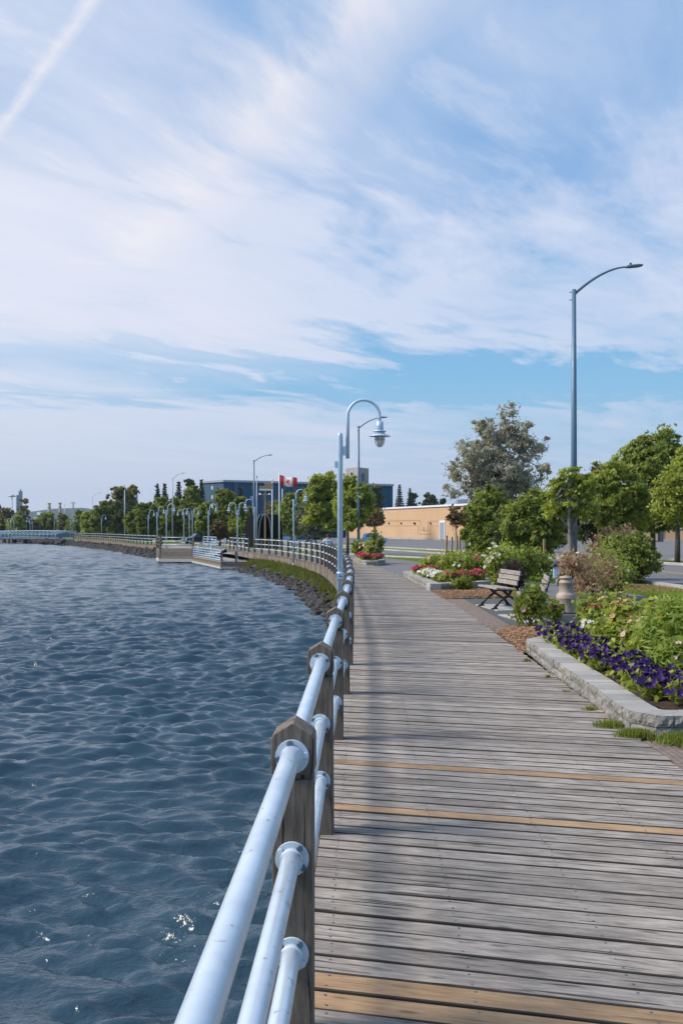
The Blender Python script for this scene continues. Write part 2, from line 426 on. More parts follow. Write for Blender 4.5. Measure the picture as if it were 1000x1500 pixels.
def build_water():
    ys = [1.5]
    while ys[-1] < 268: ys.append(ys[-1] + max(.045, .0026*ys[-1]))
    ys = np.array(ys); nc = 620
    right = np.array([min(2.6, rail_x(min(v, 299)) + 2.2) for v in ys]); width = .40*ys + 9 + right*.0
    right = np.where(ys > 200, right + (ys-200)*.25, right)
    width = right + .78*ys + 9
    s_ = (np.arange(nc+1)/nc)
    X = right[:, None] - s_[None, :]*width[:, None]; Y = np.repeat(ys[:, None], nc+1, 1)
    dY = np.gradient(ys)[:, None]
    rs = np.random.RandomState(8)
    H = np.zeros_like(X)
    WX = X + .30*np.sin(Y*.7+1.3) + .12*np.sin(X*1.3+Y*1.1)
    WY = Y + .12*np.sin(X*.9+.4) + .07*np.sin(X*1.9-Y*.7+2)
    far = np.clip((Y-12)/60, 0, 1)
    for i in range(104):
        lam = .15*(4.2/.15)**rs.rand()
        th = R(rs.normal(94 if i % 3 else 70, 17)); k = 2*PI/lam
        amp = .0062*lam**.80*(1.0+.4*rs.randn())
        wgt = np.clip(lam/(3.2*dY)-.35, 0, 1)*(1.0 if lam < .95 else (.13+.7*far*min(1, 2.0/lam)))
        if lam < .95: wgt = wgt*(1+.7*far)
        if lam < .45: wgt = wgt*1.3
        ph = k*(WX*math.cos(th)+WY*math.sin(th)) + rs.rand()*6.28
        # each train comes in groups
        env = .55+.75*np.abs(np.sin(X*(.31/lam**.5)*rs.uniform(.6, 1.4)+Y*(.17/lam**.5)*rs.uniform(-1, 1)+rs.rand()*6))
        H += amp*wgt*env*np.sin(ph)
    H *= (1.36+.12*np.clip((16-Y)/10, 0, 1))*(1-.38*far)
    g1 = .5+.5*np.sin(X*.11+Y*.05+1)*np.sin(Y*.083-X*.05+.6*np.sin(X*.07))
    H *= .68+.75*g1
    S = np.repeat(s_[None, :], len(ys), 0)
    e = np.minimum(np.minimum(S, 1-S)*60, np.minimum((Y-ys[0])/1.0, (ys[-1]-Y)/14))
    fade = np.clip(e, 0, 1)
    Z = WZ + H*fade - .17*(1-fade)**3
    ny, nx = X.shape
    co = np.stack([X, Y, Z], -1).reshape(-1, 3)
    idx = np.arange(ny*nx).reshape(ny, nx)
    q = np.stack([idx[:-1, 1:], idx[:-1, :-1], idx[1:, :-1], idx[1:, 1:]], -1).reshape(-1, 4)
    me = bpy.data.meshes.new('lake_water')
    ex = np.array([(-3000, -60, WZ-.16), (40, -60, WZ-.16), (40, 275, WZ-.16), (-3000, 275, WZ-.16)])
    n0 = len(co); co = np.vstack([co, ex]); q = np.vstack([q, [[n0, n0+1, n0+2, n0+3]]])
    me.vertices.add(len(co)); me.vertices.foreach_set('co', co.astype(np.float32).ravel())
    me.loops.add(q.size); me.loops.foreach_set('vertex_index', q.astype(np.int32).ravel())
    me.polygons.add(len(q)); me.polygons.foreach_set('loop_start', np.arange(0, q.size, 4, dtype=np.int32))
    me.polygons.foreach_set('use_smooth', np.ones(len(q), dtype=bool))
    me.materials.append(M['water']); me.update(calc_edges=True); me.validate()
    tag(link('lake_water', me), kind='structure')
build_water()

# ------------------------------------------------------------------ paved strips
def strip(name, la, ra, mat, y0, y1, lift, st=2.0):
    """la, ra: lists of (x, y); sheet between both lines, following the ground"""
    mb = MB(); prev = None
    fa = lambda P, y: float(np.interp(y, [p[1] for p in P], [p[0] for p in P]))
    n = max(2, int((y1-y0)/st)+1)
    for y in np.linspace(y0, y1, n):
        a, c = fa(la, y), fa(ra, y)
        row = [(a+(c-a)*k/4, y, gz(a+(c-a)*k/4, y)+lift) for k in range(5)]
        b = len(mb.v); mb.add(row, [], 0, .5)
        if prev is not None:
            for i in range(4): mb.f.append([prev+i, prev+i+1, b+i+1, b+i]); mb.m.append(0); mb.sm.append(True)
        prev = b
    return tag(mb.build(name, mat), kind='structure')
NE = [(12, -20), (11.6, 5), (9.8, 28.5), (8.6, 40), (6.9, 52), (4.6, 67), (2.2, 81), (-3, 100), (-9.5, 121), (-26, 163), (-62, 262)]
FE = [(x+(8.4 if y < 90 else 9), y) for x, y in NE]
strip('street', NE, FE, M['asphalt'], -20, 262, .012)
strip('parking_lot', [(x+4.5+(y > 60)*1.0, y) for x, y in FE], [(200, -20), (200, 262)], M['asphalt'], -20, 262, .03)
def kerb(P, y0, y1, name):
    mb = MB(); ys = np.arange(y0, y1, 3.0)
    xs = np.interp(ys, [p[1] for p in P], [p[0] for p in P])
    for i in range(len(ys)-1):
        a = (xs[i], ys[i], gz(xs[i], ys[i])+.05); b = (xs[i+1], ys[i+1]-.01, gz(xs[i+1], ys[i+1])+.05)
        mb.beam(a, b, .18, .16)
    return tag(mb.build(name, M['concrete']), kind='structure')
kerb([(x-.1, y) for x, y in NE], 5, 200, 'kerb')
kerb([(x+.1, y) for x, y in FE], 5, 200, 'kerb')
kerb([(x+4.5+(y > 60)*1.0-.12, y) for x, y in FE], 5, 200, 'kerb')
M['yline'] = mat_noise('road_paint_yellow', (.45, .30, .04), (.55, .40, .10), 8, .7, .1)
M['wline'] = mat_noise('road_paint_white', (.5, .5, .5), (.7, .7, .7), 8, .7, .1)
strip('road_marking', [(x+4.1, y) for x, y in NE], [(x+4.22, y) for x, y in NE], M['yline'], 5, 200, .018)
strip('road_marking', [(x+4.32, y) for x, y in NE], [(x+4.44, y) for x, y in NE], M['yline'], 5, 200, .018)
# footpath behind the planting beds, joining the boardwalk further on
PL = [(6.2, 2), (5.6, 16), (5.2, 20), (4.9, 26), (4.3, 31), (3.0, 36), (2.35, 40), (1.9, 43), (1.2, 50), (.2, 58), (-1.2, 66), (-2.8, 73)]
PR = [(8.6, 2), (8.3, 20), (8.2, 23.8), (7.4, 27.5), (6.2, 34), (5.4, 42), (4.9, 48), (3.6, 55), (2.0, 62), (.4, 68), (-1.4, 74)]
strip('footpath', PL, PR, M['asphalt'], 2, 72, .010, 1.0)
strip('rest_pad', [(2.98, 15), (2.98, 24.6)], [(6.0, 15), (5.6, 24.6)], M['pad'], 17.3, 24.6, .006, .8)
strip('paver_strip', [(2.36, 5), (2.40, 17), (2.53, 24), (2.3, 28)], [(5.2, 5), (5.2, 8.5), (3.02, 16), (3.02, 30)], M['paver'], 2.0, 8.6, .010, .5)
strip('paver_strip', [(2.52, 16), (2.56, 20), (2.53, 24.4)], [(3.0, 16), (3.0, 24.4)], M['paver'], 16.4, 24.4, .014, .5)
strip('asphalt_apron', [(2.27, 33), (1.96, 40), (1.44, 46.8), (1.0, 50)], [(3.6, 33), (3.2, 40), (2.8, 46.8), (2, 50)], M['asphalt'], 32.6, 49, .008, 1)

# ------------------------------------------------------------------ boardwalk
def build_boardwalk():
    mb = MB()
    SL = .74           # how far the plank's right end falls back toward the viewer
    y = -1.6; rr = random.Random(3)
    new_spans = ((3.66, 3.93), (6.00, 6.14), (7.24, 7.38))
    # arc positions along the left edge
    while y < 108:
        pitch = rr.choice((.136, .14, .146)) if y < 30 else .144
        nn, ang = rail_n(y)
        dy = pitch/math.cos(R(16.5))*math.cos(ang)
        yA, yB = y, y+dy-(.008+.010*rr.random())
        def ends(yy):
            lx = rail_x(yy) - .005
            yr = yy - SL*math.cos(ang)*.97 + math.tan(ang)*0
            # right end on the right edge line
            yr2 = yr - (edge_x(yr)-lx)*math.sin(-ang)*(-1)*1.0
            return (lx, yy), (edge_x(yr2) + rrx, yr2)
        rrx = rr.uniform(-.012, .012)
        (ax, ay), (bx, by) = ends(yA); (cx, cy), (dx, dy2) = ends(yB)
        zz = rr.uniform(-.0025, .0025); tl = rr.uniform(-.0015, .0015)
        ch = .0045
        # cross-section top: chamfer, plank runs A->B (near edge), C->D (far edge)
        ux, uy = cx-ax, cy-ay; L = math.hypot(ux, uy); ux, uy = ux/L, uy/L
        o = (rr.uniform(-80, 80), rr.uniform(-80, 80), rr.uniform(-80, 80))
        vs = []; g = []
        nseg = 3
        ln = math.hypot(bx-ax, by-ay)
        sag = [rr.uniform(-.003, .003) for _ in range(nseg+1)]
        for k in range(nseg+1):
            f = k/nseg
            nx_, ny_ = ax+(bx-ax)*f, ay+(by-ay)*f
            fx_, fy_ = cx+(dx-cx)*f, cy+(dy2-cy)*f
            vx, vy = fx_-nx_, fy_-ny_; vl = math.hypot(vx, vy); vx, vy = vx/vl, vy/vl
            z = zz+sag[k]*.6
            w = vl
            for (q, hz) in ((0, -.04), (0, -ch), (ch, 0), (w-ch, tl), (w, -ch+tl), (w, -.04)):
                vs.append((nx_+vx*q, ny_+vy*q, z+hz)); g.append((o[0]+ln*f, o[1]+q, o[2]+hz))
        fs = []
        for k in range(nseg):
            for j in range(5): fs.append((k*6+j, (k+1)*6+j, (k+1)*6+j+1, k*6+j+1))
        fs.append((0, 1, 2, 3, 4, 5)); e = nseg*6; fs.append((e+5, e+4, e+3, e+2, e+1, e))
        yc = (yA+yB)/2
        mi = 1 if any(abs(yc-q) < dy/2 for q in (3.66, 3.81, 6.05, 7.30)) else 0
        tv = rr.random()*.75 + (.45 if rr.random() < .12 else 0)
        b0 = len(mb.f); mb.add(vs, fs, mi, tv, g)
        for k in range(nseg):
            for j in (0, 1, 4): mb.m[b0+k*5+j] = 3  # sides and near chamfer coloured dark: gap shade painted in, along with grime
        if y < 13:       # nail heads over the joists
            for jx in (.10, .62, 1.2, 1.8, 2.36):
                f = jx/2.5
                for q in (.03, .11):
                    px_ = ax+(bx-ax)*f+(cx-ax)/L*q+rr.uniform(-.008, .008); py_ = ay+(by-ay)*f+uy*q+rr.uniform(-.006, .006)
                    vv = [(px_+.006*math.cos(a*PI/3), py_+.006*math.sin(a*PI/3), zz+.0016) for a in range(6)]
                    mb.add(vv, [(0, 1, 2, 3, 4, 5)], 2, .5)
        y += dy
    o = mb.build('boardwalk', [M['deck'], M['newwood'], M['bolt'], mat_wood('dirty_shaded_edge', (.028, .023, .02), (.07, .06, .05), .9, .3)])
    tag(o, kind='structure')
    # rim joist, fascia boards and piles under the seaward edge
    def rim(y0, y1):
        mb = MB(); ys = list(np.arange(y0, y1, .62))
        for a, b in zip(ys[:-1], ys[1:]):
            p, q = off(a+.004, -.035), off(b-.004, -.035)
            mb.beam((*p, -.235), (*q, -.235), .045, .43)
        for a, b in zip(ys[:-1:4], ys[4::4]):
            p, q = off(a, -.045), off(b, -.045)
            mb.beam((*p, -.034), (*q, -.034), .07, .05, 1)
        return tag(mb.build('boardwalk_fascia', [M['fascia'], M['post']]), kind='structure')
    rim(-1, 87); rim(104, 181)
    mb = MB()
    for y in np.arange(3, 73, 4.6):
        x, yy = off(y, .25); mb.tube([(x, yy, -.45), (x, yy, -3)], .11, 10, 0, .4)
        x2, y2 = off(y, 1.9); mb.beam((x, yy, -.3), (x2, y2, -.3), .12, .22)
    for y in np.arange(104, 181, 4.6):
        x, yy = off(y, .1); mb.tube([(x, yy, -.45), (x, yy, -3)], .12, 8, 0, .4)
    tag(mb.build('boardwalk_piles', [M['post']]), kind='structure')
build_boardwalk()

# ------------------------------------------------------------------ pipe railing on timber posts
RH = (.957, .62, .304)
def post_mesh():
    mb = MB()
    mb.prism_y([(-.0665, -.46), (-.0665, .878), (.0665, .878), (.0665, -.46)][::-1], -.0665, .0665, 0, .5)
    mb.prism_y([(-.055, .877), (-.055, .897), (.055, .897), (.055, .877)][::-1], -.055, .055, 0, .1)
    mb.prism_y([(-.071, .896), (-.071, 1.012), (-.064, 1.027), (-.004, 1.065), (.004, 1.065), (.064, 1.027), (.071, 1.012), (.071, .896)][::-1], -.071, .071, 0, .62)
    return mb.mesh('post', M['post'])
def flange_mesh(side):
    mb = MB(); s = side
    def disc(r, y0, y1, n=24, mi=0, cx=0, cz=0):
        mb.tube([(cx, s*y0, cz), (cx, s*y1, cz)], r, n, mi)
    disc(.056, .068, .080); disc(.0385, .080, .112, 20)
    for k in range(4):
        a = PI/4 + PI/2*k + .5
        disc(.0105, .080, .092, 6, 1 if k != 1 else 0, .0455*math.cos(a), .0455*math.sin(a))
    return mb.mesh('flange', [M['flange'], M['bolt']])
PM = post_mesh(); FM = {-1: flange_mesh(-1), 1: flange_mesh(1)}
def railing(name, ys, label, group=None, detail_to=30, heads=RH, start_y=None, end_y=None):
    x0, y0 = rail_x(ys[0]), ys[0]
    root = empty(name, (x0, y0, 0), 0, label, 'railing', group)
    for k, y in enumerate(ys):
        x = rail_x(y); n, a = rail_n(y)
        p = link('post', PM, root, .0035 if y < 14 else 0); p.location = (x-x0, y-y0, rnd.uniform(-.008, .008)); p.rotation_euler = (rnd.uniform(-.008, .008), rnd.uniform(-.01, .01), a+rnd.uniform(-.03, .03))
        if y < detail_to:
            for h in heads:
                for s in (-1, 1):
                    f = link('flange', FM[s], p); f.location = (0, 0, h); f.rotation_euler = (0, rnd.uniform(0, 6), 0)
    yy = ([start_y] if start_y is not None else []) + list(ys) + ([end_y] if end_y is not None else [])
    for h, r in zip(heads, (.0325, .031, .031)):
        mb = MB()
        mb.tube([(rail_x(y)-x0, y-y0, h) for y in yy], r, 20 if detail_to > 5 else 8, 0, .5)
        mb.build('rail', M['rail'], root)
    return root
pY = [3.36, 5.59, 8.08, 10.3, 12.5, 14.8, 17.2, 19.5, 21.8]
while pY[-1] < 71.5:
    n, a = rail_n(pY[-1]+1); pY.append(pY[-1] + 2.3*math.cos(a))
railing('pipe_railing', [-.9, ] + pY, 'white three-pipe railing on weathered timber posts along the near curve of the boardwalk', start_y=-2)
pB = []; y = 74.2
while y < 87: pB.append(y); y += 2.2
railing('pipe_railing', pB, 'short white pipe railing on timber posts behind the lower platform', detail_to=0)
pC = []; y = 105.
while y < 182: n, a = rail_n(y); pC.append(y); y += 2.5*math.cos(a)
railing('pipe_railing', pC, 'far white pipe railing on timber posts between lookout and footbridge', detail_to=0)

# ------------------------------------------------------------------ promenade lamps
def arm_parts(root, s, base=0.0):
    """gooseneck on side s (+1/-1) in local x"""
    mb = MB()
    pts = [(s*.132, 0, 2.94), (s*.132, 0, 3.68)]
    for k in range(1, 14):
        a = PI - PI*k/14; pts.append((s*(.132+.282+.282*math.cos(a)), 0, 3.68+.29*math.sin(a)))
    pts += [(s*.696, 0, 3.68), (s*.696, 0, 3.58)]
    mb.tube(pts, [.032]*2+[.026]*(len(pts)-2), 10)
    a = mb.build('gooseneck_arm', M['lamp'], root)
    mb = MB(); mb.box((s*.075, 0, 3.075), (.09, .05, .13)); mb.box((s*.075, 0, 3.075), (.04, .07, .16))
    mb.build('bracket', M['lamp'], root)
    mb = MB(); c = (s*.696, 0, 0)
    mb.lathe([(.03, 3.60), (.066, 3.585), (.066, 3.46), (.055, 3.44)], c, 16)
    mb.lathe([(.05, 3.445), (.112, 3.425), (.112, 3.41), (.05, 3.41)], c, 20)
    mb.lathe([(.05, 3.405), (.095, 3.395), (.095, 3.38), (.05, 3.38)], c, 20)
    hd = mb.build('lamp_head', M['lamp'], root)
    mb = MB(); mb.lathe([(.05, 3.392), (.09, 3.378), (.185, 3.335), (.187, 3.328), (.09, 3.35), (.05, 3.35)], c, 24)
    mb.build('lamp_shade', M['lamp'], hd)
    mb = MB(); mb.lathe([(.078, 3.35), (.08, 3.28), (.072, 3.21), (.045, 3.165), (.001, 3.15)], c, 16)
    mb.build('globe', M['glass'], hd)
    mb = MB()
    for k in range(6):
        an = k*PI/3
        mb.tube([(c[0]+r*math.cos(an), r*math.sin(an), z) for r, z in ((.086, 3.34), (.088, 3.27), (.08, 3.205), (.05, 3.155), (.004, 3.138))], .004, 4)
    mb.tube([(c[0]+.089*math.cos(a*PI/8), .089*math.sin(a*PI/8), 3.27) for a in range(17)], .004, 4)
    mb.build('wire_cage', M['galv'], hd)
def prom_lamp(x, y, label, arms=(1,), z=0, low=-.33, rz=0, group='gooseneck lamps along the promenade'):
    root = empty('promenade_lamp', (x, y, z), rz, label, 'lamp post', group)
    mb = MB(); r = .048
    mb.lathe([(r, low), (r, 3.33), (r*.93, 3.37), (r*.6, 3.395), (.002, 3.40)], (0, 0, 0), 16)
    mb.lathe([(r+.03, low-.02), (r+.03, low+.03), (r, low+.05)], (0, 0, 0), 16)
    mb.build('pole', M['lamp'], root)
    mb = MB(); mb.box((-.07, 0, 2.835), (.05, .06, .11)); mb.build('junction_box', M['lamp'], root)
    mb = MB(); mb.lathe([(r+.004, .80), (r+.014, .81), (r+.014, .94), (r+.004, .95)], (0, 0, 0), 16); mb.box((0, -.062, .875), (.135, .03, .10))
    c = mb.build('collar', M['lamp'], root)
    mb = MB(); mb.box((.01, -.079, .875), (.06, .004, .016)); mb.build('name_plate', M['bolt'], c)
    for s in arms: arm_parts(root, s)
    return root
LD = [
 (PX(498, 17.5), 17.5, 'largest pale blue gooseneck lamp, beside the near railing', (1,), 0, -.33, 0),
 (PX(430, 57), 57, 'pale blue gooseneck lamp halfway round the curved railing', (1,), 0, -.33, .1),
 (PX(372.8, 76), 76, 'pale blue gooseneck lamp at the corner post where the platform meets the boardwalk', (-1,), 0, -.9, 0),
 (PX(348, 80), 80, 'twin-arm gooseneck lamp standing on the lower platform', (-1, 1), -.15, -.6, 0),
 (PX(305.5, 90), 90, 'single gooseneck lamp beside the ramp between the two platforms', (1,), 0, 0, 0),
 (PX(244, 89), 89, 'gooseneck lamp fixed outside the lookout platform wall', (1,), 0, -.35, 0),
 (PX(230.4, 101), 101, 'gooseneck lamp at the far-left corner of the lookout platform', (1,), 0, 0, 0),
 (PX(269.6, 116), 116, 'gooseneck lamp with its arm turned left, behind the lookout', (-1,), 0, 0, 0),
 (PX(277.6, 111), 111, 'gooseneck lamp just left of the twin lamp behind the lookout', (-1,), 0, 0, 0),
 (PX(282.2, 108), 108, 'twin-arm gooseneck lamp behind the lookout platform', (1, -1), 0, 0, .6),
 (PX(217.5, 118), 118, 'gooseneck lamp on the far railing nearest the lookout', (1,), 0, -.33, 0),
 (PX(149, 160), 160, 'lone gooseneck lamp midway along the far railing', (1,), 0, -.33, 0),
 (PX(103.5, 198), 198, 'gooseneck lamp at the shore end of the footbridge', (1,), 0, 0, 0),
 (PX(107.5, 205), 205, 'gooseneck lamp behind the one at the shore end of the footbridge', (1,), 0, 0, 0),
 (PX(80, 214), 214, 'single lamp on the footbridge nearest its shore end', (1,), 0, 0, 0),
 (PX(44.5, 213), 213, 'left lamp of the middle pair on the footbridge', (-1,), 0, 0, 0),
 (PX(47.8, 219), 219, 'right lamp of the middle pair on the footbridge', (-1,), 0, 0, 0),
 (PX(16.5, 212), 212, 'left lamp of the outer pair on the footbridge', (-1,), 0, 0, 0),
 (PX(21, 210), 210, 'right lamp of the outer pair on the footbridge', (-1,), 0, 0, 0),
]
for x, y, lab, arms, z, low, rz in LD: prom_lamp(x, y, lab, arms, z, low, rz)

# ------------------------------------------------------------------ cobra street lights
def street_light(px, Y, top_y, arm_dx, arm_y, label, mat='pole', s=1.0):
    x = PX(px, Y); g = gz(x, Y)
    root = empty('street_light', (x, Y, g), 0, label, 'street light', 'tall cobra-head street lights')
    H = PZ(top_y, Y)-g; AX = arm_dx/F*Y; AZ = PZ(arm_y, Y)-g
    mb = MB(); mb.tube([(0, 0, 0), (0, 0, H*.5), (0, 0, H)], [.125*s, .105*s, .075*s], 12, 0); mb.lathe([(.17, 0), (.17, .25), (.13, .3)], (0, 0, 0), 12)
    mb.build('pole', M[mat], root)
    mb = MB()
    n = 12; pts = []
    for k in range(n+1):
        t = k/n; pts.append((AX*.80*t, 0, H-.18+(AZ-H+.18)*(1-(1-t)**1.75)))
    mb.tube(pts, [.055*s-.025*s*k/n for k in range(n+1)], 8)
    mb.build('arm', M[mat], root)
    mb = MB(); hl = AX*.27; c = AX*.80
    prof = []
    for k, (t, w, h) in enumerate(((0, .05, .05), (.12, .09, .07), (.3, .13, .08), (.75, .15, .075), (.95, .12, .05), (1, .05, .03))):
        for a in range(8):
            an = a*PI/4+.4; prof.append((c-.05+t*hl*1.0, math.cos(an)*w, AZ+t*.06+math.sin(an)*h*.8))
    fs = [(k*8+a, k*8+(a+1) % 8, (k+1)*8+(a+1) % 8, (k+1)*8+a) for k in range(5) for a in range(8)] + [tuple(range(8))[::-1], tuple(range(40, 48))]
    mb.add(prof, fs, 0, .5, None, True)
    hd = mb.build('luminaire', M['galv'] if mat != 'pole' else M[mat], root)
    mb = MB(); mb.lathe([(.04, .06), (.045, .12), (.03, .15), (.001, .155)], (c+.15, 0, AZ+.0), 8); mb.build('photocell', M['black'], hd)
    mb = MB()
    for zz in (H-.1, H-.38): mb.tube([(-.17, 0, zz), (.0, 0, zz)], .018, 5)
    mb.build('bolt', M[mat], root)
street_light(840, 36, 424, 96, 391, 'nearest tall dark street light, rising over the trees at the right')
street_light(525, 81, 624, 40, 612, 'street light just right of the large gooseneck lamp', 'pole')
street_light(372, 121, 674, 26, 667, 'street light in front of the blue apartment block')
street_light(253, 163, 700, 17, 693.5, 'street light above the lookout platform lamps', 'galv')
street_light(136, 250, 727, 12, 722, 'farthest street light, beside the tall dark tree', 'galv')

def plain_pole(px, Y, top_y, r, label, name='pole', cat='pole', mat='galv', ball=False, disc=False):
    x = PX(px, Y); g = gz(x, Y) if Y < 265 else -.55
    mb = MB(); H = PZ(top_y, Y)-g
    mb.tube([(0, 0, 0), (0, 0, H*.5), (0, 0, H)], [r, r*.85, r*.6], 10)
    if ball: mb.lathe([(.001, H), (r*1.3, H+r), (r*1.5, H+r*2), (.001, H+r*3.5)], (0, 0, 0), 10)
    if disc: mb.lathe([(.3, H-.6), (2.6, H-.3), (2.6, H+.3), (1.0, H+1.0), (.01, H+1.2)], (0, 0, 0), 14)
    o = mb.build(name, M[mat]); o.location = (x, Y, g); tag(o, label, cat); return o
plain_pole(183, 185, 717, .14, 'plain tall grey pole in front of the dark double-topped tree', 'utility_pole', mat='galv')
plain_pole(376, 100, 700, .07, 'bare flagpole with a ball top left of the timber sign', 'flagpole', 'flagpole', 'galv', True)
plain_pole(398.7, 104, 704.5, .07, 'bare white flagpole just right of the timber sign', 'flagpole', 'flagpole', 'white', True)
plain_pole(413.5, 150, 716, .09, 'short pale lamp pole with a crossbar behind the flag', 'lamp_pole', 'pole', 'white')
plain_pole(18, 700, 727, .5, 'high-mast light pole with a disc top beside the blue tower', 'high_mast_light', 'light mast', 'galv', False, True)
plain_pole(95, 600, 738, .35, 'slim distant pole between the stacks and the mast', 'distant_pole', 'pole', 'galv')

# lattice mast
def mast():
    Y = 900; x = PX(107.5, Y); H = PZ(735, Y)+.3; mb = MB()
    for a in range(3):
        an = a*2*PI/3; mb.beam((1.6*math.cos(an), 1.6*math.sin(an), 0), (.3*math.cos(an), .3*math.sin(an), H), .3, .3)
    for k in range(12):
        z0, z1 = H*k/12, H*(k+1)/12; r0 = 1.6-1.3*k/12
        for a in range(3):
            an = a*2*PI/3; bn = (a+1)*2*PI/3
            mb.beam((r0*math.cos(an), r0*math.sin(an), z0), ((r0-.1)*math.cos(bn), (r0-.1)*math.sin(bn), z1), .18, .18)
    for z in (H*.93, H*.97): mb.box((0, 0, z), (5, .3, .3))
    o = mb.build('lattice_mast', M['galv']); o.location = (x, Y, -.3); tag(o, 'thin lattice radio mast standing before the blue hills', 'mast')
mast()

# ------------------------------------------------------------------ flags and sign
M['fred'] = mat_plain('flag_red', (.62, .03, .045), .8)
M['fwhite'] = mat_plain('flag_white', (.75, .74, .74), .8)
def flag():
    Y = 98; x = PX(409, Y); g = gz(x, Y)
    root = empty('flagpole', (x, Y, g), 0, 'flagpole flying the red and white maple leaf flag', 'flagpole')
    H = PZ(692, Y)-g
    mb = MB(); mb.tube([(0, 0, 0), (0, 0, H)], [.07, .04], 10); mb.lathe([(.001, H), (.07, H+.07), (.001, H+.14)], (0, 0, 0), 10); mb.build('pole', M['white'], root)
    fr = empty('maple_leaf_flag', (x+.04, Y, 0), 0, 'red and white maple leaf flag flying to the right of its pole', 'flag')
    W, Hh = 25.5/F*Y, 14.2/F*Y; z1 = PZ(696.5, Y)
    def wv(u, v):
        return (W*u, .12*math.sin(u*7.5)*(.2+u), z1 - Hh*(1-v) - .20*u*1.3 + .05*math.sin(u*8+1))
    mb = MB(); N = 48
    for k in range(N):
        u0, u1 = k/N, (k+1)/N; mi = 0 if (u0 < .25 or u0 >= .7499) else 1
        for s_, oy in ((0, 0),):
            vs = [wv(u0, 0), wv(u1, 0), wv(u1, 1), wv(u0, 1)]
            mb.add(vs, [(0, 1, 2, 3)], mi, .5, None, True)
    c = mb.build('cloth', [M['fred'], M['fwhite']], fr)
    sd = c.modifiers.new('thick', 'SOLIDIFY'); sd.thickness = .012; sd.offset = 0
    leaf = [(0, 1), (.12, .74), (.26, .80), (.19, .40), (.38, .55), (.43, .44), (.68, .48), (.60, .26), (.72, .17), (.38, -.10), (.42, -.24), (.06, -.19), (.07, -.55)]
    pts = leaf + [(-a, b) for a, b in leaf[::-1] if a != 0]
    mb = MB()
    def tr(a, b, oy): u = .5+a*.22; v = .42+b*.40; p = wv(u, v); return (p[0], p[1]+oy, p[2])
    for oy in (-.010, .010):
        vs = [tr(0, .1, oy)] + [tr(a, b, oy) for a, b in pts]
        mb.add(vs, [(0, i+1, (i+1) % len(pts)+1) for i in range(len(pts))], 0, .5)
    mb.build('maple_leaf', M['fred'], c)
flag()
M['signo'] = mat_wood('sign_orange_board', (.42, .22, .10), (.62, .38, .2), .4)
def sign():
    Y = 96; x = PX(388, Y); g = gz(x, Y); q = Y/F
    root = empty('timber_sign', (x, Y, g), 0, 'brown timber post carrying a board sign with white and orange rows', 'sign')
    zt = PZ(716, Y)-g
    mb = MB(); mb.box((0, .1, zt/2), (.15, .15, zt), t=.6); mb.build('post', M['stake'], root)
    mb = MB()
    rows = [(-1.0, 11.0, 708.2, 2), (-.5*1, 12.4, 710.6, 2), (-8, 12.6, 713, 0), (-8.5, 12, 715.4, 2), (-8, 12, 717.4, 1)]
    for a, b, py, mi in rows:
        mb.box(((a+b)/2*q, 0, PZ(py, Y)-g), ((b-a)*q, .06, .14), mi=mi)
    mb.build('board', [M['bench'], M['white'], M['signo']], root)
    mb = MB(); zc = PZ(724.5, Y)-g; mb.box((0, 0, zc), (1.0, .04, .05)); mb.build('crossbar', M['galv'], root)
    for s in (-1, 1):
        mb = MB(); mb.tube([(s*.32, -.02, zc), (s*.52, -.12, zc+.06)], [.03, .10], 10); mb.build('horn_lamp', M['white'], root)
sign()

# two large dark open-ended tubes (playground / sculpture)
M['corr'] = mat_plain('black_plastic', (.006, .006, .007), .9, 0, .1)
def tunnel(px0, px1, top, Y, rz, label):
    x = PX((px0+px1)/2, Y); w = (px1-px0)/F*Y/2; g = gz(x, Y); h = PZ(top, Y)-g
    root = empty('arched_shelter', (x, Y, g), rz, label, 'shelter', 'black arched shelters')
    mb = MB(); n = 20; D = 3.0; ro = []; ri = []
    pr = []
    for k in range(n+1):
        a = PI*k/n; pr.append((-math.cos(a)*w, math.sin(a)*(h-w*.9)+(w*.9 if 0 < k < n else 0)))
    pr = [(-math.cos(PI*k/n)*w*(1 if .2 < k/n < .8 else .93), math.sin(PI*k/n)**.75*h if 0 < k < n else 0) for k in range(n+1)]
    m = len(pr); T = .10
    out = [(x_, z_) for x_, z_ in pr]; inn = [(x_*(1-T/w), z_*(1-T/h) if z_ > 0 else 0) for x_, z_ in pr]
    vs = [(x_, y_, z_) for y_ in (-D/2, D/2) for x_, z_ in out+inn]
    fs = []
    for i in range(m-1):
        fs += [(i, i+1, 2*m+i+1, 2*m+i)[::-1], (m+i, m+i+1, 3*m+i+1, 3*m+i), (i, i+1, m+i+1, m+i), (2*m+i, 2*m+i+1, 3*m+i+1, 3*m+i)[::-1]]
    mb.add(vs, fs, 0, .5)
    mb.box((0, D/2-.1, h*.42), (w*1.35, .05, h*.8))
    mb.build('shell', M['corr'], root)
    mb = MB(); mb.tube([(x_, -D/2-.02, z_) for x_, z_ in out], .06, 6, 0); mb.build('rim', M['pole'], root)
    mb = MB(); mb.box((0, 0, .45), (w*.9, .4, .06)); mb.box((-w*.35, 0, .22), (.06, .35, .4)); mb.box((w*.35, 0, .22), (.06, .35, .4)); mb.build('seat', M['bench'], root)
tunnel(366, 381, 754, 108, .5, 'left black arched shelter, partly behind the corner lamp')
tunnel(386, 408, 753, 106, -.35, 'right black arched shelter beside the flagpole')

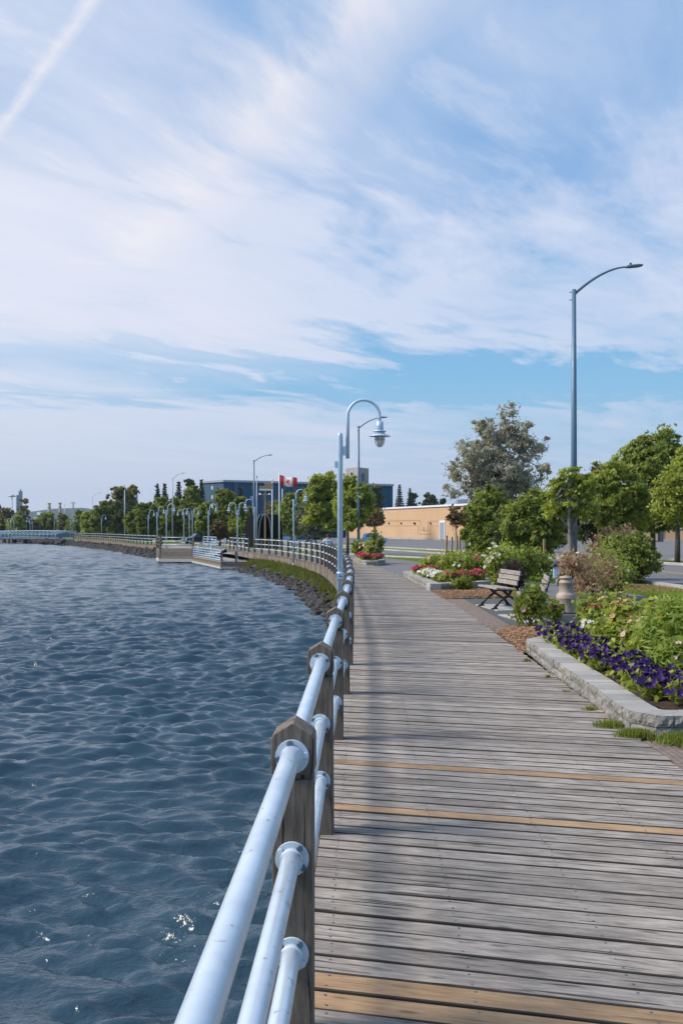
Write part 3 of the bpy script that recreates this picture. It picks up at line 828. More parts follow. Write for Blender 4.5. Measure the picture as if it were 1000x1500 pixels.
# ------------------------------------------------------------------ platforms
def platform(name, poly, ztop, label, zbot=-1.22):
    root = empty(name, (poly[0][0], poly[0][1], 0), 0, label, 'platform')
    ox, oy = poly[0]
    P = [(x-ox, y-oy) for x, y in poly]
    mb = MB(); mb.prism(P, ztop-.06, ztop, 0, .6)
    # plank lines: thin boards laid on the top
    mb.build('deck', M['deck'], root)
    mb = MB(); n = len(P)
    cx = sum(p[0] for p in P)/n; cy = sum(p[1] for p in P)/n
    for i in range(n):
        a, b = P[i], P[(i+1) % n]
        H = ztop-.065-zbot; k = max(3, int(H/.24)); hh = H/k
        d = Vector((b[0]-a[0], b[1]-a[1])); L = d.length; d /= L
        nrm = Vector((d.y, -d.x)); mid = Vector(((a[0]+b[0])/2, (a[1]+b[1])/2))
        if (mid-Vector((cx, cy))).dot(nrm) < 0: nrm = -nrm
        for j in range(k):
            z = zbot+hh*(j+.5)
            off_ = nrm*(.03 if j else .07)
            mb.beam((a[0]+off_.x, a[1]+off_.y, z), (b[0]+off_.x, b[1]+off_.y, z), .06, hh-.012, 0 if j else 1)
    mb.build('skirt_boards', [M['fascia'], M['concrete']], root)
    mb = MB()
    for i in range(n):
        a, b = P[i], P[(i+1) % n]
        mb.tube([(a[0]*.97, a[1]*.97, zbot+.05), (a[0]*.97, a[1]*.97, -3)], .14, 8)
    mb.build('piles', M['post'], root)
    return root
UP = [(-10.3, 87.2), (-13.1, 88), (-16.2, 89), (-17.2, 93), (-18.6, 103.5), (-17.0, 103.5)]
LP = [(-6.75, 74), (-8.9, 74), (-13.1, 87.9), (-10.4, 87.1)]
platform('lookout_platform', UP[:5]+[(-15.6, 102), (-9.6, 90)], -.002, 'higher timber lookout platform standing in the water')
platform('lower_platform', LP, -.72, 'lower timber platform by the water beneath the white railing', -1.25)

def seg_railing(name, pts, z, top, bars, label, postw=.1, spacing=1.9, pmat='post', bmat='rail', br=.03, group=None, extend=0.0, skip_cap=False):
    ox, oy = pts[0]; root = empty(name, (ox, oy, z), 0, label, 'railing', group)
    for (x0, y0), (x1, y1) in zip(pts[:-1], pts[1:]):
        L = math.hypot(x1-x0, y1-y0); n = max(1, round(L/spacing))
        a = math.atan2(y1-y0, x1-x0)
        for k in range(n+1):
            if k == 0 and (x0, y0) != pts[0]: continue
            t = k/n; mb = MB(); mb.box((x0+(x1-x0)*t-ox, y0+(y1-y0)*t-oy, (top-extend)/2), (postw, postw, top+extend), a, 0, .5, 2)
            mb.build('post', M[pmat], root)
        for b in bars:
            mb = MB(); mb.tube([(x0-ox, y0-oy, b), (x1-ox, y1-oy, b)], br, 8); mb.build('rail', M[bmat], root)
    return root
seg_railing('lookout_railing', UP[1:5], 0, 1.05, RH, 'white pipe railing with heavy posts around the lookout platform', .16, 2.3, extend=1.0)
seg_railing('platform_railing', [LP[0], LP[1]], -.72, .75, (.1, .62), 'low kerb railing on the short end of the lower platform', .14, 1.1, 'post', 'lamp', .028)
seg_railing('platform_railing', [LP[1], (-13.0, 87.6)], -.72, .92, (.1, .28, .46, .64, .84), 'five-bar pale blue railing on the water side of the lower platform', .07, 1.6, 'lamp', 'lamp', .028)
seg_railing('ramp_railing', [(-11.2, 89.2), (-13.3, 96)], 0, 1.0, (.25, .5, .75, .97), 'blue bar railing behind the ramp opening', .07, 2.2, 'lamp', 'lamp', .028)
def ramp():
    mb = MB()
    vs = [(-10.1, 86.9, -.02), (-11.6, 89.6, -.02), (-12.6, 87.2, -.70), (-11.1, 84.6, -.70)]
    vs2 = [(x, y, z-.08) for x, y, z in vs]
    mb.add(vs+vs2, [(0, 3, 2, 1), (4, 5, 6, 7), (0, 1, 5, 4), (1, 2, 6, 5), (2, 3, 7, 6), (3, 0, 4, 7)], 0, .5)
    root = tag(mb.build('ramp', M['deck']), 'timber ramp sloping down to the lower platform', 'ramp')
    for a, b in (((-10.1, 86.9), (-11.1, 84.6)), ((-11.6, 89.6), (-12.6, 87.2))):
        mb = MB()
        for h in (.45, .9): mb.tube([(*a, h), (*b, h-.68)], .03, 8)
        mb.tube([(*a, 0), (*a, .92)], .035, 8); mb.tube([(*b, -.7), (*b, .24)], .035, 8)
        mb.build('handrail', M['lamp'], root)
ramp()

# ------------------------------------------------------------------ footbridge
def footbridge():
    x0, x1 = PX(-25, 214), PX(106, 203); Y = 208
    root = empty('footbridge', (x1, 203, 0), 0, 'low pale blue steel footbridge with lattice sides crossing the water', 'bridge')
    def P(t): return (x0+(x1-x0)*t-x1, (216+(203-216)*t)-203)
    n = 22
    arch = lambda t: .30*math.sin(PI*min(1, max(0, t*.82+.05)))
    mb = MB()
    for k in range(n):
        a, b = P(k/n), P((k+1)/n)
        mb.beam((a[0], a[1]+1.3, -.25), (b[0], b[1]+1.3, -.25), 2.8, .12)
    mb.build('deck', M['deck'], root)
    M['bsteel'] = mat_paint('bridge_blue', (.06, .13, .21), .6, .3)
    for side, dy in (('a', 0), ('b', 2.7)):
        mb = MB()
        for k in range(n):
            a, b = P(k/n), P((k+1)/n); za, zb = .95+arch(k/n), .95+arch((k+1)/n)
            mb.beam((a[0], a[1]+dy, za+.15), (b[0], b[1]+dy, zb+.15), .10, .12)
            mb.beam((a[0], a[1]+dy, za-.62), (b[0], b[1]+dy, zb-.62), .06, .06)
            mb.beam((a[0], a[1]+dy, -.3), (a[0], a[1]+dy, za+.1), .09, .09)
            mb.beam((a[0], a[1]+dy, za-.6), (b[0], b[1]+dy, zb+.1), .045, .045)
            mb.beam((a[0], a[1]+dy, za+.1), (b[0], b[1]+dy, zb-.6), .045, .045)
        mb.build('lattice_side', M['lamp'], root)
        mb = MB()
        for k in range(n):
            a, b = P(k/n), P((k+1)/n)
            mb.beam((a[0], a[1]+dy-.06, -.25), (b[0], b[1]+dy-.06, -.25), .12, .62)
            mb.beam((a[0], a[1]+dy-.04, .28), (b[0], b[1]+dy-.04, .28), .06, .10)
            mb.beam((a[0], a[1]+dy-.04, .55), (b[0], b[1]+dy-.04, .55), .06, .08)
        mb.build('girder', M['bsteel'], root)
    for px in (4, 12, 18, 37, 41):
        x = PX(px, 212)-x1
        for dy in (9.0, 11):
            mb = MB(); mb.tube([(x, dy, -.5), (x, dy, -3)], .32, 8); mb.build('pier', M['post'], root)
    mb = MB(); x = -.2
    mb.box((-1.2, .6, -.1), (3.0, 1.5, 1.9)); mb.box((-1.2, .6, 1.2), (2.9, 1.6, .12)); mb.build('end_portal', M['bsteel'], root)
    mb = MB(); mb.box((.5, 2.5, -1.0), (5.5, 4, 1.2)); mb.build('abutment', M['rock'], root)
footbridge()

# ------------------------------------------------------------------ rocks and bank vegetation
def rocks():
    rs = random.Random(11); mb = MB()
    def rock(c, s):
        n1, n2 = 5, 7; vs = []; 
        sx, sy, sz = s*rs.uniform(.7, 1.3), s*rs.uniform(.7, 1.3), s*rs.uniform(.5, .9)
        rz = rs.uniform(0, 6); ca, sa = math.cos(rz), math.sin(rz)
        for i in range(n1+1):
            ph = PI*i/n1
            for j in range(n2):
                th = 2*PI*j/n2; k = rs.uniform(.75, 1.15)
                x, y, z = math.sin(ph)*math.cos(th)*sx*k, math.sin(ph)*math.sin(th)*sy*k, math.cos(ph)*sz*k
                vs.append((c[0]+x*ca-y*sa, c[1]+x*sa+y*ca, c[2]+z))
        fs = [(i*n2+j, (i+1)*n2+j, (i+1)*n2+(j+1) % n2, i*n2+(j+1) % n2) for i in range(n1) for j in range(n2)]
        mb.add(vs, fs, 0, rs.random())
    for k in range(900):
        y = rs.uniform(24, 76)
        ob = np.interp(y, [22, 34, 43, 53, 66, 72, 76], [-1.2, .45, .8, 1.1, 1.3, 1.2, -.3])
        o = rs.gauss(0, .15); x = rail_x(y) - ob + o*1.2 + .02
        z = WZ + max(-.1, .14+o*.5)*rs.uniform(.2, 1)
        rock((x, y, z), rs.uniform(.10, .28))
    for k in range(900):
        y = rs.uniform(104, 183)
        o = rs.uniform(-.1, .9); x = rail_x(y) - .9 + o - .1
        rock((x, y, WZ + o*.9*rs.uniform(.6, 1)), rs.uniform(.18, .42))
    for k in range(700):
        y = rs.uniform(182, 230); x = rail_x(y)+rs.uniform(-2.6, 3.5)
        rock((x, y, WZ+rs.uniform(.0, .75)), rs.uniform(.3, .6))
    tag(mb.build('shore_rubble', M['rock']), 'dark broken rocks heaped along the waterline', 'rocks', kind='stuff')
rocks()

def blades(name, pts, hmin, hmax, w, mat, label, cat, seed=1, lean=.35, per=1):
    rs = np.random.RandomState(seed); P = np.array(pts); n = len(P)
    th = rs.rand(n)*2*PI; h = hmin+(hmax-hmin)*rs.rand(n)
    d = np.stack([np.cos(th), np.sin(th), np.zeros(n)], -1)*w/2
    l = rs.randn(n, 3)*lean*h[:, None]; l[:, 2] = 0
    up = np.stack([np.zeros(n), np.zeros(n), h], -1)
    q = np.stack([P-d, P+d, P+d*.3+l+up, P-d*.3+l+up], 1).reshape(-1, 3)
    t = np.repeat(np.clip(rs.rand(n)*.7+.15, 0, 1), 4)
    return tag(link(name, np_mesh(name, q, 4, mat, t)), label, cat, kind='stuff')
def bank_grass():
    rs = random.Random(4); pts = []
    for k in range(26000):
        y = 36+36*rs.random()**.9
        ob = np.interp(y, [22, 34, 43, 53, 66, 72], [-1.2, .45, .8, 1.1, 1.3, 1.2])
        o = rs.uniform(.16, 1.8)
        if 46 < y < 49 and rs.random() < .7: continue
        if o < .50+.22*math.sin(y*1.3)+.2*math.sin(y*3.1): continue
        if math.sin(y*2.1+o*3)*math.sin(y*.8-o*5) > .55: continue
        z = float(np.interp(o, [0, .45, 1.0, 1.7, 2.2], [WZ, -.98, -.62, -.40, -.3]))
        pts.append((rail_x(y)-ob+o, y, z-.03))
    blades('bank_grass', pts, .08, .30, .05, M['leafbank'], 'bright green weeds growing on the bank below the boardwalk', 'grass', 3)
bank_grass()

# ------------------------------------------------------------------ foliage generators
def leaf_quads(C, size, rs, tint, up=.3, ratio=1.7, outward=None, jitter=1.0):
    n = len(C)
    nr = rs.randn(n, 3)*jitter
    if outward is not None: nr += outward*.9
    nr[:, 2] += up
    nr /= np.linalg.norm(nr, axis=1, keepdims=True)+1e-9
    a = np.cross(nr, rs.randn(n, 3)); a /= np.linalg.norm(a, axis=1, keepdims=True)+1e-9
    b = np.cross(nr, a)
    s = size*(.6+.8*rs.rand(n))[:, None]
    L = a*s*ratio*.5; W = b*s*.5
    q = np.stack([C-L, C+W*.9-L*.1, C+L, C-W*.9+L*.1], 1).reshape(-1, 3)
    return q, np.repeat(tint, 4)
def clump_cloud(blobs, nclump, per, crad, rs, shell=.5):
    vol = np.array([b[3]*b[4]*b[5] for b in blobs])**.75; pr = vol/vol.sum()
    bi = rs.choice(len(blobs), nclump, p=pr); B = np.array(blobs)[bi]
    d = rs.randn(nclump, 3); d /= np.linalg.norm(d, axis=1, keepdims=True)
    r = shell+(1-shell)*rs.rand(nclump)**.6
    jg = rs.rand(nclump) < .34; r = np.where(jg, 1.0+.34*rs.rand(nclump)**1.5, r)
    CC = B[:, :3]+d*B[:, 3:6]*r[:, None]
    ct = np.clip(.5+.28*rs.randn(nclump), 0, 1)
    idx = np.repeat(np.arange(nclump), per)
    cr = crad*np.where(jg, .45, .6+.8*rs.rand(nclump))[idx][:, None]
    g = rs.randn(len(idx), 3)
    P = CC[idx]+g*cr*np.array([.55, .55, .42])
    out = d[idx]
    tt = np.clip(ct[idx]*.6+rs.rand(len(idx))*.4, 0, 1)
    return CC, P, out, tt
def make_tree(name, label, cat, x, y, h, w, bottom, seed, leafmat='mid', nclump=160, per=40, size=.16, crad=.45,
              trunk_r=.12, bark='bark', blobs=None, shell=.5, ground=None, group=None, nbl=7, stems=1, limbs=9, jag=1.0, wd=None, part='crown', ratio=1.7):
    rs = np.random.RandomState(seed); rr = random.Random(seed)
    g = (gz(x, y) if y < 265 else -.55) if ground is None else ground
    root = empty(name, (x, y, g), 0, label, cat, group)
    wd = wd or w
    if blobs is None:
        ch = h-bottom; blobs = [(0, 0, bottom+ch*.45, w*.36, wd*.36, ch*.42)]
        for k in range(nbl):
            a = 2*PI*k/nbl + rr.uniform(-.4, .4); zz = rr.uniform(.18, .78); rad = (.30*w)*(1.05-abs(zz-.42)*1.1)
            s = rr.uniform(.16, .25)*w
            blobs.append((math.cos(a)*rad, math.sin(a)*rad*wd/w, bottom+ch*zz, s, s, s*.85*min(1.3, ch/w+.2)))
        for k in range(3):
            a = rr.uniform(0, 6.28); s = rr.uniform(.12, .18)*w
            blobs.append((math.cos(a)*.14*w, math.sin(a)*.14*w, h-s*rr.uniform(.9, 1.7), s, s, s*1.0))
    CC, P, out, tt = clump_cloud(blobs, nclump, per, crad, rs, shell)
    k = P[:, 2] > bottom*.6+.02
    q, t = leaf_quads(P[k], size, rs, tt[k], .35, ratio, out[k])
    link(part, np_mesh(part, q, 4, M[leafmat], t), root)
    mb = MB()
    cz = bottom+(h-bottom)*.55
    tops = []
    for s in range(stems):
        a = rr.uniform(0, 6.28); sp = 0 if stems == 1 else .10*w
        pts = [(math.cos(a)*sp*.2*i/4+math.cos(a+s*2.5)*sp*i/4+rr.uniform(-.02, .02)*w*.3, math.sin(a+s*2.5)*sp*i/4, cz*i/4) for i in range(5)]
        pts[0] = (pts[0][0]*.3, 0, -.1)
        mb.tube(pts, [trunk_r*(1.15-.20*i)*(1 if stems == 1 else .7) for i in range(5)], 8)
        tops.append(pts)
    for k in range(limbs):
        c = CC[rr.randrange(len(CC))]; pts = tops[k % stems]; b = Vector(pts[rr.choice((2, 3, 4))])
        e = Vector(c)
        if e.z < b.z-.3*h: continue
        m = (b+e)/2+Vector((rr.uniform(-.1, .1)*w*.5, rr.uniform(-.1, .1)*w*.5, .06*h))
        mb.tube([b, m, e], [trunk_r*.42, trunk_r*.28, trunk_r*.1], 5)
    mb.build('trunk', M[bark], root)
    return root
def make_spruce(label, x, y, h, w, seed, size=.3, tiers=22, mat='spruce', ground=-.55, group='spruces', bottom=.1):
    rs = np.random.RandomState(seed); root = empty('spruce_tree', (x, y, ground), 0, label, 'spruce tree', group)
    P = []; O = []; T = []
    for i in range(tiers):
        t = i/(tiers-1); z = h*(bottom+(1-bottom)*t*.97); r = w/2*(1-t)**.85+.04*w
        nb = max(5, int(13*(1-t)+4))
        for b in range(nb):
            a = 2*PI*b/nb+rs.rand()*.6+i; rl = r*(.88+.2*rs.rand()); ct = rs.rand()
            n = max(6, int(34*rl/(w/2)))
            for k in range(n):
                f = (k+rs.rand())/n
                P.append((math.cos(a)*rl*f+rs.randn()*size*.35, math.sin(a)*rl*f+rs.randn()*size*.35, z-rl*f*.32+.10*rl*f*f+rs.randn()*size*.25))
                O.append((math.cos(a), math.sin(a), .3)); T.append(min(1, .3*ct+.35*rs.rand()+.3*f))
    P = np.array(P); q, t = leaf_quads(P, size, rs, np.array(T), .3, 2.2, np.array(O)*.3)
    link('crown', np_mesh('crown', q, 4, M[mat], t), root)
    mb = MB(); mb.tube([(0, 0, -.1), (0, 0, h*.5), (0, 0, h*.97)], [w*.045, w*.03, w*.005], 7); mb.build('trunk', M['bark'], root)
    return root

def T(px, top, Y, wpx, botpy, seed, label, mat, **kw):
    x = PX(px, Y); g = gz(x, Y) if Y < 265 else -.55
    h = PZ(top, Y)-g; w = wpx/F*Y; b = max(.05*h, PZ(botpy, Y)-g)
    return make_tree(kw.pop('name', 'leafy_tree'), label, kw.pop('cat', 'tree'), x, Y, h, w, b, seed, mat, **kw)

def TB(px0, Y, bl, seed, label, mat, base=None, **kw):
    x = PX(px0, Y); g = gz(x, Y) if Y < 265 else -.55; s = Y/F; rr = random.Random(seed*7)
    B = [((px-px0)*s, rr.uniform(-.6, .6)*r*s, PZ(py, Y)-g, r*s, r*s, r*s) for px, py, r in bl]
    h = max(b[2]+b[5] for b in B); w = (max(p[0]+p[2] for p in bl)-min(p[0]-p[2] for p in bl))*s; bt = max(.05, min(b[2]-b[5] for b in B))
    return make_tree(kw.pop('name', 'leafy_tree'), label, kw.pop('cat', 'tree'), x, Y, h, w, bt, seed, mat, blobs=B, ground=g, **kw)
# --- right-hand trees
def silver_tree():
    Y = 78; x = PX(727, Y); g = gz(x, Y); s = Y/F
    bl = []
    for px, py, r in ((700, 700, 26), (735, 690, 30), (765, 700, 24), (690, 665, 22), (720, 640, 22), (745, 620, 15), (742, 605, 10), (775, 660, 20),
                      (795, 650, 9), (668, 690, 14), (665, 715, 14), (710, 625, 12), (757, 640, 18), (700, 622, 8), (790, 690, 12), (727, 660, 26), (725, 725, 30), (770, 725, 20), (765, 622, 8)):
        bl.append(((px-727)*s, rnd.uniform(-1.2, 1.2), PZ(py, Y)-g, r*s, r*s*.9, r*s))
    rt = make_tree('silver_poplar', 'large silvery grey-leaved tree standing behind the green trees', 'tree', x, Y, 11.5, 8.5, 2.0, 21, 'silver', 560, 52, .13, .40, .22, 'bark', bl, .35, g, stems=2, limbs=34, ratio=2.0)
silver_tree()
TB(716, 48, [(715,740,20),(700,765,22),(722,775,26),(735,755,20),(716,724,10),(705,792,22),(735,797,22),(690,780,12),(728,732,10)], 31, 'bushy green tree left of the pair behind the rose beds', 'mid', nclump=420, per=56, size=.10, crad=.24, trunk_r=.08, stems=2, limbs=10)
TB(778, 42, [(765,745,18),(785,740,20),(805,752,20),(780,768,30),(755,772,20),(812,777,20),(750,750,10),(797,730,7),(775,792,20),(800,795,16)], 32, 'bushy green tree right of the pair, behind the wooden stake', 'mid', nclump=440, per=56, size=.095, crad=.22, trunk_r=.08, stems=2)
T(746, 752, 45, 50, 815, 40, 'lower dark green bush between the pair of bushy trees', 'darkg', nclump=160, per=60, size=.095, crad=.24, trunk_r=.06)
TB(838, 33, [(815,714,17),(838,706,18),(860,716,16),(835,735,22),(812,745,14),(862,745,15),(842,690,6),(822,695,6),(805,730,8)], 33, 'light green tree with pale forked trunk in front of the nearest street light', 'fresh', nclump=210, per=36, size=.075, crad=.15, trunk_r=.10, bark='barkp', stems=2, shell=.3, limbs=18)
TB(955, 60, [(935,668,20),(955,657,22),(975,644,14),(976,630,7),(950,690,32),(985,680,32),(960,722,36),(940,645,8),(994,655,10),(922,662,9),(985,735,30),(930,740,26),(950,762,16),(975,758,18)], 34, 'tallest green maple at the right, rising to a dark pointed top', 'mid', nclump=440, per=54, size=.15, crad=.34, trunk_r=.17, limbs=14)
TB(897, 54, [(874,704,18),(895,692,22),(885,728,30),(915,718,34),(905,676,10),(868,742,22),(930,745,30),(898,758,22),(860,725,12)], 35, 'green maple with rusty leaf tips left of the tallest maple', 'fresh', nclump=370, per=54, size=.125, crad=.28, trunk_r=.12, limbs=14)
TB(991, 50, [(985,722,26),(1010,700,34),(1000,742,28),(1028,730,36),(990,690,16),(1020,672,22),(972,745,16),(1003,664,8)], 36, 'pale green maple cut by the right edge of the picture', 'fresh', nclump=360, per=54, size=.12, crad=.27, trunk_r=.14, limbs=14)
T(876, 682, 58, 44, 740, 37, 'small rust-tipped tree showing over the pale trunk tree', 'rust', nclump=110, per=26, size=.11, crad=.22, trunk_r=.06, shell=.3)
T(868, 735, 66, 60, 790, 45, 'dark green bush behind the pale trunk tree', 'darkg', nclump=180, per=46, size=.14, crad=.32, trunk_r=.1)
T(918, 782, 31, 96, 853, 38, 'large dark rounded bush at the roadside behind the dried plants', 'mid', nclump=420, per=60, size=.06, crad=.15, trunk_r=.04, name='roadside_bush', cat='bush', stems=3, part='foliage')
T(905, 772, 34, 90, 810, 39, 'reddish-brown flowering shrub over the dark roadside bush', 'brown', nclump=90, per=34, size=.06, crad=.16, trunk_r=.03, name='roadside_bush', cat='bush', shell=.3, part='foliage')
# far right backdrop beyond the maples
T(770, 750, 95, 70, 800, 44, 'green tree beyond the street behind the bushy pair', 'mid', nclump=160, per=46, size=.20, crad=.5, trunk_r=.14)
# --- trees around the promenade lamp
TB(481, 88, [(466,707,10),(484,702,8),(460,726,12),(480,722,15),(470,748,16),(492,742,14),(486,764,12),(452,737,8),(497,716,10),(455,760,8)], 51, 'bright green maple left of the largest lamp post', 'fresh', nclump=330, per=50, size=.17, crad=.34, trunk_r=.13, limbs=12)
TB(509, 82, [(512,706,9),(526,720,12),(508,728,15),(530,745,12),(515,760,14),(541,750,9),(500,745,12),(536,732,8)], 52, 'bright green maple between the largest lamp and the street light', 'fresh', nclump=300, per=50, size=.16, crad=.32, trunk_r=.12, limbs=12)
T(548, 712, 200, 32, 775, 53, 'dark tree in front of the blue block right end', 'darkg', nclump=120, per=34, size=.38, crad=.8, trunk_r=.2)
T(462, 742, 110, 62, 789, 54, 'grey-green willow bush beside the parked cars', 'willow', nclump=260, per=46, size=.16, crad=.35, trunk_r=.1, name='willow_bush', cat='bush', part='foliage')
T(428, 722, 135, 44, 785, 55, 'dark green tree behind the maple leaf flag', 'mid', nclump=220, per=46, size=.3, crad=.55, trunk_r=.15)
T(450, 716, 150, 30, 780, 56, 'dark tree between the flag and the bright maple', 'darkg', nclump=140, per=40, size=.3, crad=.6, trunk_r=.15)
T(404, 735, 145, 26, 785, 57, 'olive tree just behind the flagpoles', 'olive', nclump=120, per=40, size=.28, crad=.55, trunk_r=.12)
# --- belt of trees behind the platforms
belt = [
 (331, 714, 150, 52, 'midb', 'pointed yellow-green tree before the blue block', 61, .30),
 (352, 728, 140, 34, 'mid', 'green tree behind the twin-arm lamp', 62, .27),
 (367, 742, 148, 22, 'olive', 'small olive tree left of the bare flagpole', 63, .27),
 (300, 735, 150, 34, 'mid', 'mid-green tree behind the ramp lamp', 64, .3),
 (283, 712, 165, 44, 'midb', 'tall yellow-green tree above the lookout', 65, .33),
 (258, 726, 168, 38, 'midb', 'rounded green tree behind the lookout street light', 66, .33),
 (238, 728, 172, 36, 'mid', 'green tree behind the two lookout corner lamps', 67, .33),
 (215, 736, 165, 40, 'midb', 'low bright tree behind the far railing', 68, .33),
 (197, 745, 172, 30, 'mid', 'short green tree below the double-topped tree', 69, .33),
 (170, 709, 205, 44, 'olive', 'left top of the tall dark double-topped tree pair', 70, .38),
 (190, 711, 210, 34, 'olive', 'right top of the tall dark double-topped tree pair', 71, .38),
 (180, 733, 200, 56, 'darkg', 'dark lower tree beneath the double-topped pair', 72, .38),
 (148, 735, 190, 34, 'midb', 'light green tree beside the far single lamp', 73, .35),
 (132, 748, 215, 28, 'fresh', 'small bright tree near the shore end of the bridge', 74, .36),
 (118, 748, 240, 26, 'mid', 'round green tree above the bridge end', 75, .4),
 (92, 752, 280, 24, 'olive', 'olive tree behind the bridge middle', 76, .45),
 (70, 751, 285, 34, 'mid', 'wide green tree behind the bridge lamps', 77, .45),
 (35, 729, 290, 24, 'olive', 'tallest dark tree behind the bridge, below the blue tower', 78, .45),
 (8, 744, 290, 34, 'olive', 'olive tree at the left edge behind the bridge', 79, .45),
 (-8, 738, 300, 26, 'darkg', 'dark tree cut by the left edge of the picture', 80, .45),
 (25, 755, 275, 26, 'fresh', 'low bright tree behind the outer bridge lamps', 81, .42),
 (50, 762, 278, 26, 'rust', 'low rusty bush behind the middle bridge lamps', 82, .42),
 (105, 760, 262, 22, 'mid', 'low green bush just behind the bridge end', 83, .4),
 (278, 704, 235, 28, 'darkg', 'dark round tree top between the spruces', 84, .45),
 (345, 760, 120, 26, 'fresh', 'low bright shrub behind the twin platform lamp', 85, .2),
 (322, 764, 118, 26, 'rust', 'low reddish-green shrub behind the ramp', 86, .2),
 (605, 722, 330, 24, 'darkg', 'dark round tree just right of the two spruces', 87, .55),
 (628, 723, 335, 34, 'darkg', 'wide dark tree above the orange building roof', 88, .55),
 (645, 730, 330, 22, 'darkg', 'low dark tree against the silver tree', 89, .55),
]
for px, top, Y, w, mat, lab, sd, sz in belt:
    T(px, top, Y, w, 786 if Y < 230 else 783, sd, lab, mat, nclump=210 if w > 25 else 130, per=38, size=sz, crad=w/F*Y*.075, trunk_r=.18, group='trees along the far shore and street', shell=.45, limbs=5, nbl=6)
# distant hedge of undergrowth that fills between the trunks
def undergrowth():
    rs = np.random.RandomState(9); P = []
    for a, b, Y, z0, z1 in ((-30, 130, 285, -.5, 5), (120, 250, 225, -.5, 5.2), (235, 470, 205, -.5, 4.6), (620, 1060, 255, -.5, 3.0)):
        n = 7500
        px = a+(b-a)*rs.rand(n); yy = Y+rs.rand(n)*6+2*np.sin(px*.3); hh = z0+(z1-z0)*rs.rand(n)**1.0*(.65+.35*np.sin(px*.21)*np.sin(px*.083+1))
        P.append(np.stack([(px-500)/F*yy, yy, hh], -1))
    P = np.concatenate(P); q, t = leaf_quads(P, .62, rs, np.clip(.4+.3*rs.randn(len(P)), 0, 1), .3)
    P2 = []
    for k in range(44000):
        a = rs.rand()
        if a < .72: x_ = -1700+1540*rs.rand(); y_ = 285+40*rs.rand()+abs(x_+150)*.04
        else: x_ = 120+900*rs.rand()**1.6; y_ = 215+25*rs.rand()
        top = 9+4*math.sin(x_*.11)*math.sin(x_*.037+2)+2.5*math.sin(x_*.31)
        P2.append((x_, y_, -.5+top*rs.rand()**.8))
    P2 = np.array(P2); q2, t2 = leaf_quads(P2, 2.1, rs, np.clip(.4+.3*rs.randn(len(P2)), 0, 1), .3)
    tag(link('far_woods', np_mesh('far_woods', q2, 4, M['midb'], t2)), 'far wooded shore running off beyond both ends of the view', 'woods', kind='stuff')
    tag(link('undergrowth', np_mesh('undergrowth', q, 4, M['mid'], t)), 'mixed undergrowth filling the gaps between distant trunks', 'undergrowth', kind='stuff')
undergrowth()
for px, top, Y, w, lab, sd in (
    (231, 708, 240, 18, 'left of the two spruces over the lookout lamps', 91), (241.5, 708, 244, 18, 'right of the two spruces over the lookout lamps', 92),
    (262, 705, 238, 22, 'spruce rising beside the street light above the lookout', 93), (295, 702, 236, 18, 'spruce touching the left end of the blue block', 94),
    (352, 714, 200, 10, 'thin spruce tip in front of the blue block', 95),
    (585, 709, 320, 20, 'taller of the two spruces right of the blue block', 96), (600, 714, 322, 18, 'shorter of the two spruces right of the blue block', 97),
    (548, 722, 235, 18, 'spruce before the blue block right wing', 98)):
    x = PX(px, Y); g = -.53; make_spruce(lab, x, Y, PZ(top, Y)-g, w/F*Y*1.2, sd, size=.34, ground=g)

# ------------------------------------------------------------------ buildings
def wall_box(mb, a, b, depth, z0, z1, mi=0):
    """box whose front face runs a->b, extruded back (left normal of a->b)"""
    ax, ay = a; bx, by = b; L = math.hypot(bx-ax, by-ay); nx, ny = -(by-ay)/L, (bx-ax)/L
    P = [(ax, ay), (bx, by), (bx+nx*depth, by+ny*depth), (ax+nx*depth, ay+ny*depth)]
    mb.prism(P, z0, z1, mi, .5)
M['navy'] = mat_noise('navy_cladding', (.014, .075, .135), (.020, .095, .165), .5, .75, .1, .02)
M['bside'] = mat_noise('blue_lit_side_cladding', (.045, .095, .155), (.065, .125, .19), .6, .75, .1, .02)  # paler than the dark front: sunlight on the side wall put into its colour
M['win'] = mat_plain('window_glass', (.05, .07, .10), .12)
M['winw'] = mat_plain('window_curtain', (.42, .46, .52), .5)
M['beige'] = mat_noise('beige_concrete', (.30, .27, .25), (.40, .37, .34), .8, .85, .2, .02)
